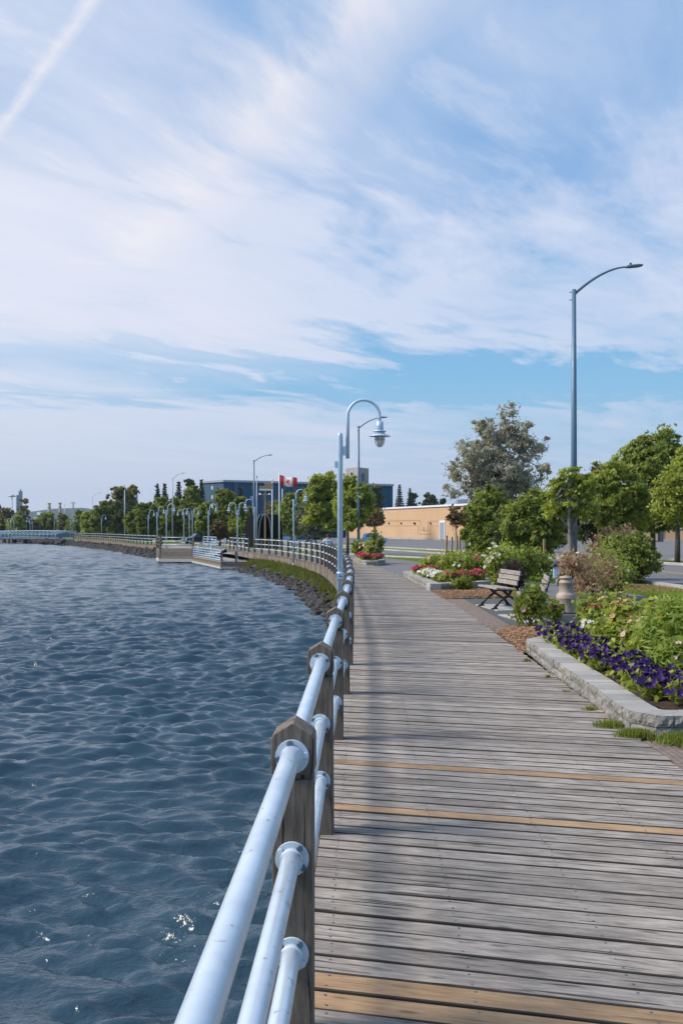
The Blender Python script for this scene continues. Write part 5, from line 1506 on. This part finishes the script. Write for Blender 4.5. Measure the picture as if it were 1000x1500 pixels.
bedcover('ground_cover', [(2.7, 35), (2.75, 28.2), (4.2, 29.4), (4.5, 33), (3, 35.3)], 6000, 'fresh', .18, .3, 'mixed low foliage of the middle flower bed', 6, .06)
# middle bed flowers
MBED = [
 ('bedding_flower', 'hot pink flowers at the far-left tip of the middle bed', 2.62, 33.2, .34, .30, 'fresh', 300, .06, 'pink', 150, .075),
 ('bedding_flower', 'hot pink flowers behind the white ones in the middle bed', 2.85, 31.8, .36, .34, 'fresh', 300, .06, 'pink', 150, .075),
 ('bedding_flower', 'white flowers at the left of the white drift', 2.70, 31.0, .36, .28, 'fresh', 260, .06, 'wpetal', 150, .085),
 ('bedding_flower', 'white flowers in the middle of the white drift', 2.80, 30.0, .38, .28, 'fresh', 260, .06, 'wpetal', 160, .085),
 ('bedding_flower', 'white flowers at the wall corner of the middle bed', 2.86, 29.0, .36, .28, 'fresh', 260, .06, 'wpetal', 150, .085),
 ('bedding_flower', 'deep pink flowers right of the white drift', 3.15, 28.9, .30, .30, 'mid', 260, .06, 'pink', 90, .075),
 ('bedding_flower', 'deep pink flowers in the centre front of the middle bed', 3.55, 29.2, .28, .32, 'mid', 260, .06, 'pink', 60, .075),
 ('bedding_flower', 'deep pink flowers near the bench end of the middle bed', 4.0, 29.4, .30, .34, 'mid', 260, .06, 'pink', 80, .075),
 ('perennial', 'leafy green clump with dusty pink heads in the middle bed', 3.2, 33.0, .6, .78, 'fresh', 1500, .08, 'blush', 10, .10),
 ('perennial', 'leafy green clump with brown seed heads in the middle bed', 3.6, 31.5, .55, .78, 'fresh', 1500, .08, 'brown', 14, .11),
 ('perennial', 'green clump with white heads behind the pink flowers', 3.7, 30.2, .42, .66, 'mid', 1000, .07, 'wpetal', 12, .10),
 ('perennial', 'green clump with one bright pink bloom behind the white heads', 4.2, 31.4, .45, .8, 'mid', 1000, .07, 'pink', 5, .12),
 ('rose_bush', 'pale rose bush covered in white blooms left of the bench back', 4.75, 30.2, .55, 1.25, 'fresh', 1900, .08, 'wpetal', 38, .12),
 ('rose_bush', 'cream-flowered rose bush against the bushy trees', 5.2, 31.8, .5, 1.3, 'fresh', 1500, .08, 'blush', 22, .12),
 ('barberry_bush', 'dark plum-leaved bush just behind the bench back', 4.75, 27.4, .52, .82, 'plum', 2200, .055, None, 0, .1),
 ('low_shrub', 'small green shrub growing over the middle bed wall', 3.35, 27.5, .32, .42, 'mid', 900, .055, None, 0, .1),
 ('low_shrub', 'green shrub behind the rose bushes beside the lawn', 5.9, 32.8, .8, 1.15, 'mid', 2600, .08, None, 0, .1),
 ('low_shrub', 'wide green shrub between the roses and the saplings', 4.6, 36.5, .8, 1.0, 'fresh', 2000, .09, None, 0, .1),
 ('low_shrub', 'green shrub in front of the stake by the footpath', 7.0, 36.0, .85, 1.05, 'mid', 2600, .08, None, 0, .1),
]
for k, (nm, lab, x, y, r, h, lm, nl, ls, fl, nf, fs) in enumerate(MBED):
    z = .19 if (y > 28.3 and x < 4.5) else -.02
    plant(nm, lab, {'bedding_flower': 'flowers', 'perennial': 'plant', 'rose_bush': 'rose bush', 'barberry_bush': 'bush', 'low_shrub': 'shrub'}[nm], x, y, z, r, h, lm, nl, ls, 300+k, fl, nf, fs, 1.7, .5, stems=6, clumps=22, ftop=.35 if nm == 'rose_bush' else .5)
# far bed
FB = [
 ('bedding_flower', 'pink flowers at the left end of the farthest bed', 1.0, 49.0, .30, .34, 'fresh', 200, .08, 'pink', 170, .10),
 ('bedding_flower', 'pink flowers in the middle front of the farthest bed', 1.15, 47.6, .34, .34, 'fresh', 200, .08, 'pink', 200, .10),
 ('bedding_flower', 'pink flowers at the right end of the farthest bed', 1.72, 47.5, .34, .32, 'mid', 200, .08, 'pink', 170, .10),
 ('perennial', 'green shrub with cream heads in the farthest bed', 1.35, 49.2, .55, .95, 'fresh', 1300, .10, 'blush', 30, .14),
 ('perennial', 'tall green shrub at the left of the farthest bed', .9, 51.5, .55, .9, 'mid', 1200, .10, None, 0, .1),
 ('perennial', 'upright dark green shrub in the farthest bed', 1.75, 49.5, .38, 1.35, 'mid', 1000, .10, None, 0, .1),
]
for k, (nm, lab, x, y, r, h, lm, nl, ls, fl, nf, fs) in enumerate(FB):
    plant(nm, lab, {'bedding_flower': 'flowers', 'perennial': 'plant'}[nm], x, y, .22, r, h, lm, nl, ls, 400+k, fl, nf, fs, 1.7, .5, stems=5, clumps=18)
# rose by the benches, dried vine plants
plant('rose_bush', 'dark-leaved rose bush with pink and cream blooms in front of the second bench', 'rose bush', PX(776, 17.2), 17.2, -.01, .36, .80, 'mid', 1700, .055, 501, 'blush', 9, .09, 1.6, .4, stems=8, clumps=20, ftop=.3, fmix='pink')
plant('rose_bush', 'small pink rose beside the milk can', 'rose bush', PX(808, 18.3), 18.3, -.01, .26, .45, 'mid', 700, .05, 502, 'pink', 6, .06, stems=6)
DR = [(PX(838, 19.6), 19.6, .75, .40, .55, 'brown', 'dried brown plant spilling over the milk can', 420), (PX(866, 22.5), 22.5, 0, .70, 1.45, 'brown', 'tall dried brown shrub behind the milk can', 850), (PX(880, 25), 25, 0, .8, 1.35, 'mid', 'green shrub behind the tall dried shrub', 2400),
      (PX(850, 23.5), 23.5, 0, .55, .95, 'brown', 'lower dried brown shrub left of the tall one', 480), (PX(872, 17.5), 17.5, 0, .45, .62, 'mid', 'dark green bush at the foot of the dried shrubs', 1500), (PX(900, 24), 24, 0, .6, 1.0, 'mid', 'green shrub right of the dried shrubs', 1800),
      (PX(835, 26), 26, 0, .4, .9, 'rust', 'reddish-green shrub behind the milk can lid', 900)]
for k, (x, y, z, r, h, m, lab, n) in enumerate(DR):
    plant('dried_shrub' if m == 'brown' else 'garden_shrub', lab, 'shrub', x, y, z, r, h, m, n, .06, 520+k, 'blush' if k in (1, 5) else None, 4, .08, 1.5, .3, stems=14 if m == 'brown' else 6, clumps=26)
# weeds at the foot of the near wall
def weed(x, y, r, h, lab, seed, n=160):
    rs = np.random.RandomState(seed); h *= .5; r *= .6; n = int(n*1.2)
    P = np.stack([rs.randn(n)*r*.5, rs.randn(n)*r*.35, np.zeros(n)], -1)
    th = rs.rand(n)*6.28; d = np.stack([np.cos(th), np.sin(th), np.zeros(n)], -1)*.006
    hh = h*(.4+.7*rs.rand(n)); l = rs.randn(n, 3)*.4*hh[:, None]; l[:, 2] = hh
    q = np.stack([P-d, P+d, P+d*.2+l, P-d*.2+l], 1).reshape(-1, 3)
    o = link('weed_tuft', np_mesh('weed_tuft', q, 4, M['mid'], np.repeat(rs.rand(n)*.7, 4))); o.location = (x, y, -.01)
    tag(o, lab, 'weed', 'weeds growing along the near flower bed wall')
weed(2.33, 9.35, .10, .10, 'small weed tuft by the wall before its bend', 1, 150); weed(2.32, 8.55, .20, .14, 'spreading weeds at the bend of the near wall', 2, 420); weed(2.42, 8.18, .20, .13, 'weeds at the outer corner of the near wall', 3, 1300)
weed(2.78, 7.98, .36, .15, 'widest weed patch on the pavers under the near wall', 4, 1700); weed(2.36, 11.4, .06, .09, 'tiny weed halfway along the near wall', 5, 90); weed(2.38, 12.8, .07, .10, 'tiny weed near the mulch end of the wall', 6, 90)
weed(2.35, 10.4, .06, .06, 'tiny yellowish weed between the others along the wall', 7, 60)
# lawn tufts
def lawn():
    rs = random.Random(14); pts = []
    for k in range(22000):
        y = 20+26*rs.random(); a = np.interp(y, [p[1] for p in PR], [p[0] for p in PR])+.06; b = np.interp(y, [p[1] for p in NE], [p[0] for p in NE])-.25
        x = a+(b-a)*rs.random(); 
        pts.append((x, y, gz(x, y)-.01))
    for k in range(9000):
        y = 40+50*rs.random(); x = np.interp(y, [p[1] for p in FE], [p[0] for p in FE])+.3+4*rs.random(); pts.append((x, y, gz(x, y)-.01))
    for k in range(5000):
        y = 38+26*rs.random(); a = np.interp(y, [p[1] for p in PR], [p[0] for p in PR])+.06; b = np.interp(y, [p[1] for p in NE], [p[0] for p in NE])-.25
        x = a+(b-a)*rs.random(); pts.append((x, y, gz(x, y)-.01))
    blades('lawn_grass', pts, .03, .09, .03, M['grass'], 'short green lawn grass between the footpath and the street', 'grass', 8, .5)
lawn()

# ------------------------------------------------------------------ benches
def bench(x, y, rz, label):
    root = empty('park_bench', (x, y, -.01), rz, label, 'bench', 'timber benches with black iron legs')
    L = 1.32
    # local: faces -x, length along y
    mb = MB()
    for k in range(4): mb.box((-.30+.115*k, 0, .45-.006*k), (.10, L, .04), 0, 0, None, 1)
    mb.build('seat', M['bench'], root, .006)
    mb = MB()
    for k in range(3): mb.box((.115+.035*k, 0, .56+.105*k), (.035, L, .092), 0, 0, None, 1)
    mb.build('backrest', M['bench'], root, .005)
    for yy in (-.48, .48):
        mb = MB()
        mb.tube([(-.33, yy, .02), (-.22, yy, .16), (-.02, yy, .30), (.06, yy, .42)], [.034, .03, .03, .03], 8)
        mb.tube([(.30, yy, .02), (.20, yy, .16), (.0, yy, .28), (-.16, yy, .42)], [.034, .03, .03, .03], 8)
        mb.tube([(-.34, yy, .415), (.10, yy, .405)], .024, 8)
        mb.tube([(.08, yy, .40), (.15, yy, .55), (.24, yy, .86)], .022, 8)
        for xx in (-.33, .30): mb.box((xx, yy, .015), (.13, .07, .03))
        mb.build('leg', M['black'], root)
    return root
bench(3.50, 21.7, R(9), 'weathered timber bench with black iron legs nearest the middle flower bed')
bench(3.76, 19.2, R(-8), 'second timber bench, half hidden behind the rose bush')
for (x, y, lab) in ((3.45, 21.75, 'pale concrete slab under the fully visible bench'), (3.55, 19.1, 'pale concrete slab under the bench behind the roses')):
    mb = MB(); mb.box((0, 0, 0), (.62, 1.7, .02), R(8)); o = mb.build('concrete_slab', M['concrete']); o.location = (x, y, -.015); tag(o, lab, 'slab')
mb = MB(); mb.beam((2.75, 24.7, 0), (3.5, 24.85, 0), .05, .06); tag(mb.build('edging_timber', M['post']), 'dark thin edging timber lying at the edge of the mulch', 'edging')

# milk can
def milk_can():
    x, y = PX(829, 20.4), 20.4
    root = empty('milk_can', (x, y, -.02), 0, 'old rusty metal milk can standing beside the footpath', 'milk can')
    mb = MB(); mb.lathe([(.18, .0), (.205, .01), (.21, .03), (.205, .05), (.207, .30), (.213, .31), (.207, .32), (.205, .36), (.19, .395), (.158, .42), (.154, .43), (.152, .61), (.157, .615), (.157, .63), (.135, .665), (.125, .70), (.145, .705), (.147, .735), (.125, .75), (.05, .765), (.001, .768)], (0, 0, 0), 28)
    mb.build('body', M['can'], root)
    for s in (-1, 1):
        mb = MB(); mb.tube([(s*.10, 0, .69), (s*.18, 0, .70), (s*.20, 0, .63), (s*.155, 0, .56)], .012, 6); mb.build('handle', M['can'], root)
milk_can()
# wooden stakes, saplings, bin
def stake(px, Y, top, label):
    x = PX(px, Y); g = gz(x, Y); mb = MB(); h = PZ(top, Y)-g
    mb.box((0, 0, h/2), (.07, .05, h), 0, 0, .6); mb.box((0, 0, h+.01), (.045, .03, .03))
    o = mb.build('wooden_stake', M['stake']); o.location = (x, Y, g); o.rotation_euler = (R(rnd.uniform(-2, 2)), R(rnd.uniform(-2, 2)), .3); tag(o, label, 'stake', 'wooden tree stakes')
stake(797, 39, 790, 'lone wooden stake on the lawn left of the milk can')
stake(556, 60, 784, 'wooden stake beside the farthest flower bed')
stake(652, 42, 785, 'leftmost of the four stakes round the young tree'); stake(660, 40.5, 787, 'second of the four stakes round the young tree')
stake(669, 38.5, 785, 'third of the four stakes round the young tree'); stake(674, 41.5, 789, 'rightmost of the four stakes round the young tree')
T(668, 741, 40.5, 26, 775, 601, 'young tree with sparse brownish leaves among the stakes', 'rust', nclump=44, per=16, size=.085, crad=.14, trunk_r=.022, shell=.2, name='sapling', cat='sapling', limbs=8)
T(550, 745, 58, 20, 772, 602, 'thin brown-leaved sapling in the farthest flower bed', 'rust', nclump=34, per=12, size=.10, crad=.16, trunk_r=.02, shell=.2, name='sapling', cat='sapling', limbs=8)
T(690, 740, 56, 34, 775, 603, 'small loose tree in front of the white post', 'rust', nclump=60, per=20, size=.11, crad=.2, trunk_r=.035, shell=.3, name='sapling', cat='sapling', limbs=8)
def boulder():
    mb = MB(); rs = random.Random(3); n1, n2 = 10, 14; vs = []
    for i in range(n1+1):
        ph = PI*i/n1
        for j in range(n2):
            th = 2*PI*j/n2; k = rs.uniform(.93, 1.05); vs.append((math.sin(ph)*math.cos(th)*.26*k, math.sin(ph)*math.sin(th)*.2*k, .33+math.cos(ph)*.40*k))
    mb.add(vs, [(i*n2+j, (i+1)*n2+j, (i+1)*n2+(j+1) % n2, i*n2+(j+1) % n2) for i in range(n1) for j in range(n2)], 0, .3, None, True)
    o = mb.build('boulder', M['rock']); Y = 37.5; o.location = (PX(663, Y), Y, .02); tag(o, 'dark rounded upright stone at the foot of the young tree', 'stone')
    mb = MB(); mb.prism_y([(-.16, 0), (.16, 0), (.16, .5), (.10, .56), (-.10, .56), (-.16, .5)], -.07, .07); o = mb.build('stone_marker', M['concrete']); o.location = (PX(654, 38.5), 38.5, -.03); tag(o, 'grey stone marker just left of the dark stone', 'stone')
boulder()
def lantern_box():
    Y = 30; x = PX(815, Y)
    root = empty('litter_bin', (x, Y, -.02), 0, 'small blue litter bin with dark pitched lid left of the milk can', 'bin')
    mb = MB(); mb.tube([(0, 0, 0), (0, 0, .25)], .04, 8); mb.box((0, 0, .42), (.2, .2, .34)); mb.build('body', M['lamp'], root)
    mb = MB(); mb.prism_y([(-.17, .59), (.17, .59), (.0, .78)], -.17, .17); mb.build('lid', M['black'], root)
lantern_box()

# ------------------------------------------------------------------ person on the boardwalk
def person():
    Y = 47.5; x = PX(480, Y)
    def skin(name, verts, edges, radii, mat, parent, sub=2, root=0):
        me = bpy.data.meshes.new(name); me.from_pydata(verts, edges, []); me.materials.append(mat)
        o = link(name, me, parent); o.modifiers.new('skin', 'SKIN')
        sv = me.skin_vertices[0].data
        for i, r in enumerate(radii): sv[i].radius = r if isinstance(r, tuple) else (r, r)
        sv[root].use_root = True
        o.modifiers['skin'].use_smooth_shade = True
        s = o.modifiers.new('sub', 'SUBSURF'); s.levels = 1; s.render_levels = sub
        return o
    V = [(0, 0, .80), (0, 0, .95), (0, 0, 1.12), (0, .01, 1.22), (0, .01, 1.275), (0, .015, 1.33), (0, .01, 1.40), (0, 0, 1.43),
         (-.16, .01, 1.19), (-.21, .02, .98), (-.19, .10, .80), (.16, .01, 1.19), (.21, .0, .98), (.20, .07, .80),
         (-.09, 0, .74), (-.10, .06, .42), (-.10, -.04, .06), (-.10, .09, .03), (.09, 0, .74), (.10, .10, .42), (.10, .16, .06), (.10, .28, .03)]
    E = [(0, 1), (1, 2), (2, 3), (3, 4), (4, 5), (5, 6), (6, 7), (3, 8), (8, 9), (9, 10), (3, 11), (11, 12), (12, 13), (0, 14), (14, 15), (15, 16), (16, 17), (0, 18), (18, 19), (19, 20), (20, 21)]
    rad = [(.12, .09), (.115, .085), (.14, .095), (.10, .08), .045, (.062, .07), (.072, .085), (.05, .06), .055, .04, .03, .055, .04, .03, .08, .052, .035, .03, .08, .052, .035, .03]
    b = skin('person', V, E, rad, M['skin'], None)
    b.location = (x, Y, 0); b.scale = (1.0, 1.0, 1.0); tag(b, 'person in a pale t-shirt walking away along the curved boardwalk', 'person')
    SV = [(0, 0, .78), (0, 0, .95), (0, 0, 1.12), (0, .01, 1.21), (-.17, .01, 1.18), (-.205, .02, 1.04), (.17, .01, 1.18), (.205, .01, 1.04)]
    skin('t_shirt', SV, [(0, 1), (1, 2), (2, 3), (3, 4), (4, 5), (3, 6), (6, 7)], [(.145, .115), (.135, .105), (.16, .115), (.11, .09), .075, .068, .075, .068], M['shirt'], b)
    mb = MB(); mb.lathe([(.001, 0), (.05, 0), (.048, .012), (.001, .014)], (0, 0, 0), 12); e = mb.build('shirt_print', M['bolt'], b); e.location = (0, -.118, 1.10); e.rotation_euler = (R(90), 0, 0)
    skin('shorts', [(0, 0, .78), (-.09, 0, .72), (-.10, .05, .50), (.09, 0, .72), (.10, .08, .50)], [(0, 1), (1, 2), (0, 3), (3, 4)], [(.14, .11), .10, .085, .10, .085], M['shorts'], b)
    mb = MB(); vs = []; n1, n2 = 7, 12
    for i in range(n1+1):
        ph = PI*.62*i/n1
        for j in range(n2): th = 2*PI*j/n2; vs.append((math.sin(ph)*math.cos(th)*.088, .005+math.sin(ph)*math.sin(th)*.10-.012, 1.385+math.cos(ph)*.085))
    mb.add(vs, [(i*n2+j, (i+1)*n2+j, (i+1)*n2+(j+1) % n2, i*n2+(j+1) % n2) for i in range(n1) for j in range(n2)], 0, .5, None, True)
    mb.build('hair', M['hair'], b)
person()

# ------------------------------------------------------------------ light, sky, camera
SUN_AZ, SUN_EL = R(-96), R(42)       # azimuth from +Y, negative = to the left
sd = Vector((math.sin(SUN_AZ)*math.cos(SUN_EL), math.cos(SUN_AZ)*math.cos(SUN_EL), math.sin(SUN_EL)))
sun = bpy.data.lights.new('sun', 'SUN'); sun.energy = 3.9; sun.angle = R(18); sun.color = (1, .93, .84)
so = bpy.data.objects.new('sun', sun); col.objects.link(so); so.rotation_euler = sd.to_track_quat('Z', 'Y').to_euler(); so.location = (-30, 0, 40)

def world():
    w = bpy.data.worlds.new('World'); scene.world = w; w.use_nodes = True
    t = NT.__new__(NT); t.m = None; t.t = w.node_tree; t.t.nodes.clear()
    out = t.n('ShaderNodeOutputWorld'); bg = t.n('ShaderNodeBackground'); bg.inputs[1].default_value = .091
    sky = t.n('ShaderNodeTexSky'); sky.sky_type = 'NISHITA'; sky.sun_disc = False
    sky.sun_elevation = SUN_EL; sky.sun_rotation = SUN_AZ; sky.air_density = 1.0; sky.dust_density = .6; sky.ozone_density = 1.6; sky.altitude = 200
    tc = t.n('ShaderNodeTexCoord'); sx = t.n('ShaderNodeSeparateXYZ'); t.l(tc.outputs['Generated'], sx.inputs[0])
    z = t.math('MAXIMUM', sx.outputs[2], .02)
    u = t.math('DIVIDE', sx.outputs[0], z); v = t.math('DIVIDE', sx.outputs[1], z)
    cb = t.n('ShaderNodeCombineXYZ'); t.l(u, cb.inputs[0]); t.l(v, cb.inputs[1])
    P = cb.outputs[0]
    # streak-aligned coordinates
    m1 = t.mapping(P, (1, 1, 1), rot=(0, 0, R(28)))
    wn = t.noise(P, .35, 3, .5, 0, 1)
    va = t.n('ShaderNodeVectorMath', operation='MULTIPLY_ADD'); t.l(wn, va.inputs[0]); va.inputs[1].default_value = (1.1, 1.1, 0); t.l(m1, va.inputs[2])
    n1 = t.noise(t.mapping(va.outputs[0], (1.0, .36, 1)), 1.0, 9, .56)
    n2 = t.noise(t.mapping(va.outputs[0], (2.5, .85, 1), (3, 8, 0)), 1.0, 8, .62)
    n3 = t.noise(t.mapping(P, (.10, .34, 1), (5.2, 2.2, 0)), 1.0, 6, .55, .4)
    # how much veil where: function of distance v along the layer
    vv = t.math('MULTIPLY', v, 1/20.0)
    vw = t.math('ADD', vv, t.math('MULTIPLY', t.math('SUBTRACT', n3, .5), .42))
    vw = t.math('ADD', vw, t.math('MULTIPLY', t.math('SUBTRACT', n2, .5), .36))
    cov = t.ramp(vw, [(0, .34), (.09, .38), (.13, .56), (.19, .74), (.225, .66), (.285, .08), (.35, .0), (.43, .42), (1, .62)])
    # left half is cloudier
    left = t.ramp(t.math('ADD', t.math('MULTIPLY', t.math('DIVIDE', sx.outputs[0], t.math('MAXIMUM', sx.outputs[1], .2)), -1.0), .5), [(.35, 0), (.80, 1)])
    cov = t.math('ADD', cov, t.math('MULTIPLY', t.math('MULTIPLY', left, t.ramp(vv, [(.11, .15), (.17, 1)])), .60))
    f = t.math('ADD', t.math('MULTIPLY', n1, .9), t.math('MULTIPLY', n2, .55))
    f = t.math('ADD', f, t.math('SUBTRACT', cov, .98))
    dens = t.ramp(f, [(.0, .04), (.16, .34), (.50, .86), (1, 1)])
    dens = t.math('MULTIPLY', dens, t.ramp(t.math('MULTIPLY_ADD', sx.outputs[1], .5, .5), [(.35, .25), (.58, 1)]))
    # contrail: straight line in the layer plane
    def line(p, q, w, soft):
        dx, dy = q[0]-p[0], q[1]-p[1]; L = math.hypot(dx, dy); nx, ny = -dy/L, dx/L; c = nx*p[0]+ny*p[1]
        d = t.math('ADD', t.math('ADD', t.math('MULTIPLY', u, nx), t.math('MULTIPLY', v, ny)), -c)
        d = t.math('ADD', d, t.math('MULTIPLY', t.math('SUBTRACT', n2, .5), soft))
        return t.math('SUBTRACT', 1.0, t.math('DIVIDE', t.math('ABSOLUTE', d), w), clamp=True)
    c1 = t.math('MULTIPLY', t.ramp(line((-.855, 2.49), (-.47, 1.88), .024, .03), [(0, 0), (1, .9)]), t.ramp(t.noise(P, 16, 4, .6), [(.3, .3), (.7, .95)]))
    c2 = t.math('MULTIPLY', t.ramp(line((-.16, 2.33), (.05, 1.88), .24, .45), [(0, 0), (1, 1)]), .85)
    fr = t.math('GREATER_THAN', t.math('MULTIPLY', sx.outputs[2], t.math('GREATER_THAN', sx.outputs[1], 0.0)), .25)
    n_ = t.ramp(n2, [(.35, .2), (.6, 1)])
    lines = t.math('MULTIPLY', t.math('MAXIMUM', c1, t.math('MULTIPLY', c2, n_)), fr)
    hz = t.ramp(sx.outputs[2], [(0, 1), (.05, .85), (.16, .0)])
    # cloud colour: warmer and brighter toward the sun, cooler lavender away
    dt = t.n('ShaderNodeVectorMath', operation='DOT_PRODUCT'); t.l(tc.outputs['Generated'], dt.inputs[0]); dt.inputs[1].default_value = tuple(sd)
    sb = t.ramp(t.math('MULTIPLY_ADD', dt.outputs['Value'], .5, .5), [(.25, 0), (.75, 1)])
    cc = t.mix(sb, (4.9, 6.0, 8.3), (7.6, 7.8, 8.7))
    cc = t.mix(t.ramp(n1, [(.40, .0), (.72, .45)]), cc, (7.9, 7.8, 8.6))
    blue = t.mix(t.ramp(sx.outputs[2], [(.10, 0), (.30, 1)]), (1.5, 4.9, 7.8), (2.5, 4.6, 7.9))
    base = t.mix(.78, sky.outputs[0], blue)
    k = t.mix(dens, base, cc)
    k = t.mix(lines, k, (8.3, 8.1, 8.5))
    k = t.mix(t.math('MULTIPLY', hz, .60), k, (5.3, 6.0, 7.2))
    t.l(k, bg.inputs[0]); t.l(bg.outputs[0], out.inputs[0])
world()

def haze():
    mb = MB(); mb.prism([(-4200, -70), (4200, -70), (4200, 4100), (-4200, 4100)], -5, 160)
    t = NT('air'); v = t.n('ShaderNodeVolumePrincipled'); v.inputs['Color'].default_value = (.62, .74, .92, 1); v.inputs['Density'].default_value = .00013; v.inputs['Anisotropy'].default_value = .2
    t.l(v.outputs[0], t.out.inputs['Volume'])
    tag(mb.build('haze', t.m), 'thin blue summer haze over the far shore', 'haze', kind='stuff')
haze()
cam = bpy.data.cameras.new('camera'); co = bpy.data.objects.new('camera', cam); col.objects.link(co)
co.location = (0, 0, 1.7); co.rotation_euler = (R(90), 0, 0)
cam.sensor_fit = 'VERTICAL'; cam.sensor_height = 36; cam.lens = 36*F/1500; cam.shift_y = 25/1500; cam.clip_end = 12000; cam.clip_start = .05
scene.camera = co
scene.view_settings.view_transform = 'Standard'; scene.view_settings.look = 'None'; scene.view_settings.gamma = 1; scene.view_settings.exposure = 0.27
scene.render.resolution_x = 682; scene.render.resolution_y = 1024
scene.cycles.max_bounces = 6; scene.cycles.diffuse_bounces = 2; scene.cycles.glossy_bounces = 3; scene.cycles.transmission_bounces = 3; scene.cycles.volume_bounces = 0
scene.cycles.sample_clamp_direct = 1.5; scene.cycles.use_adaptive_sampling = True; scene.cycles.use_denoising = True
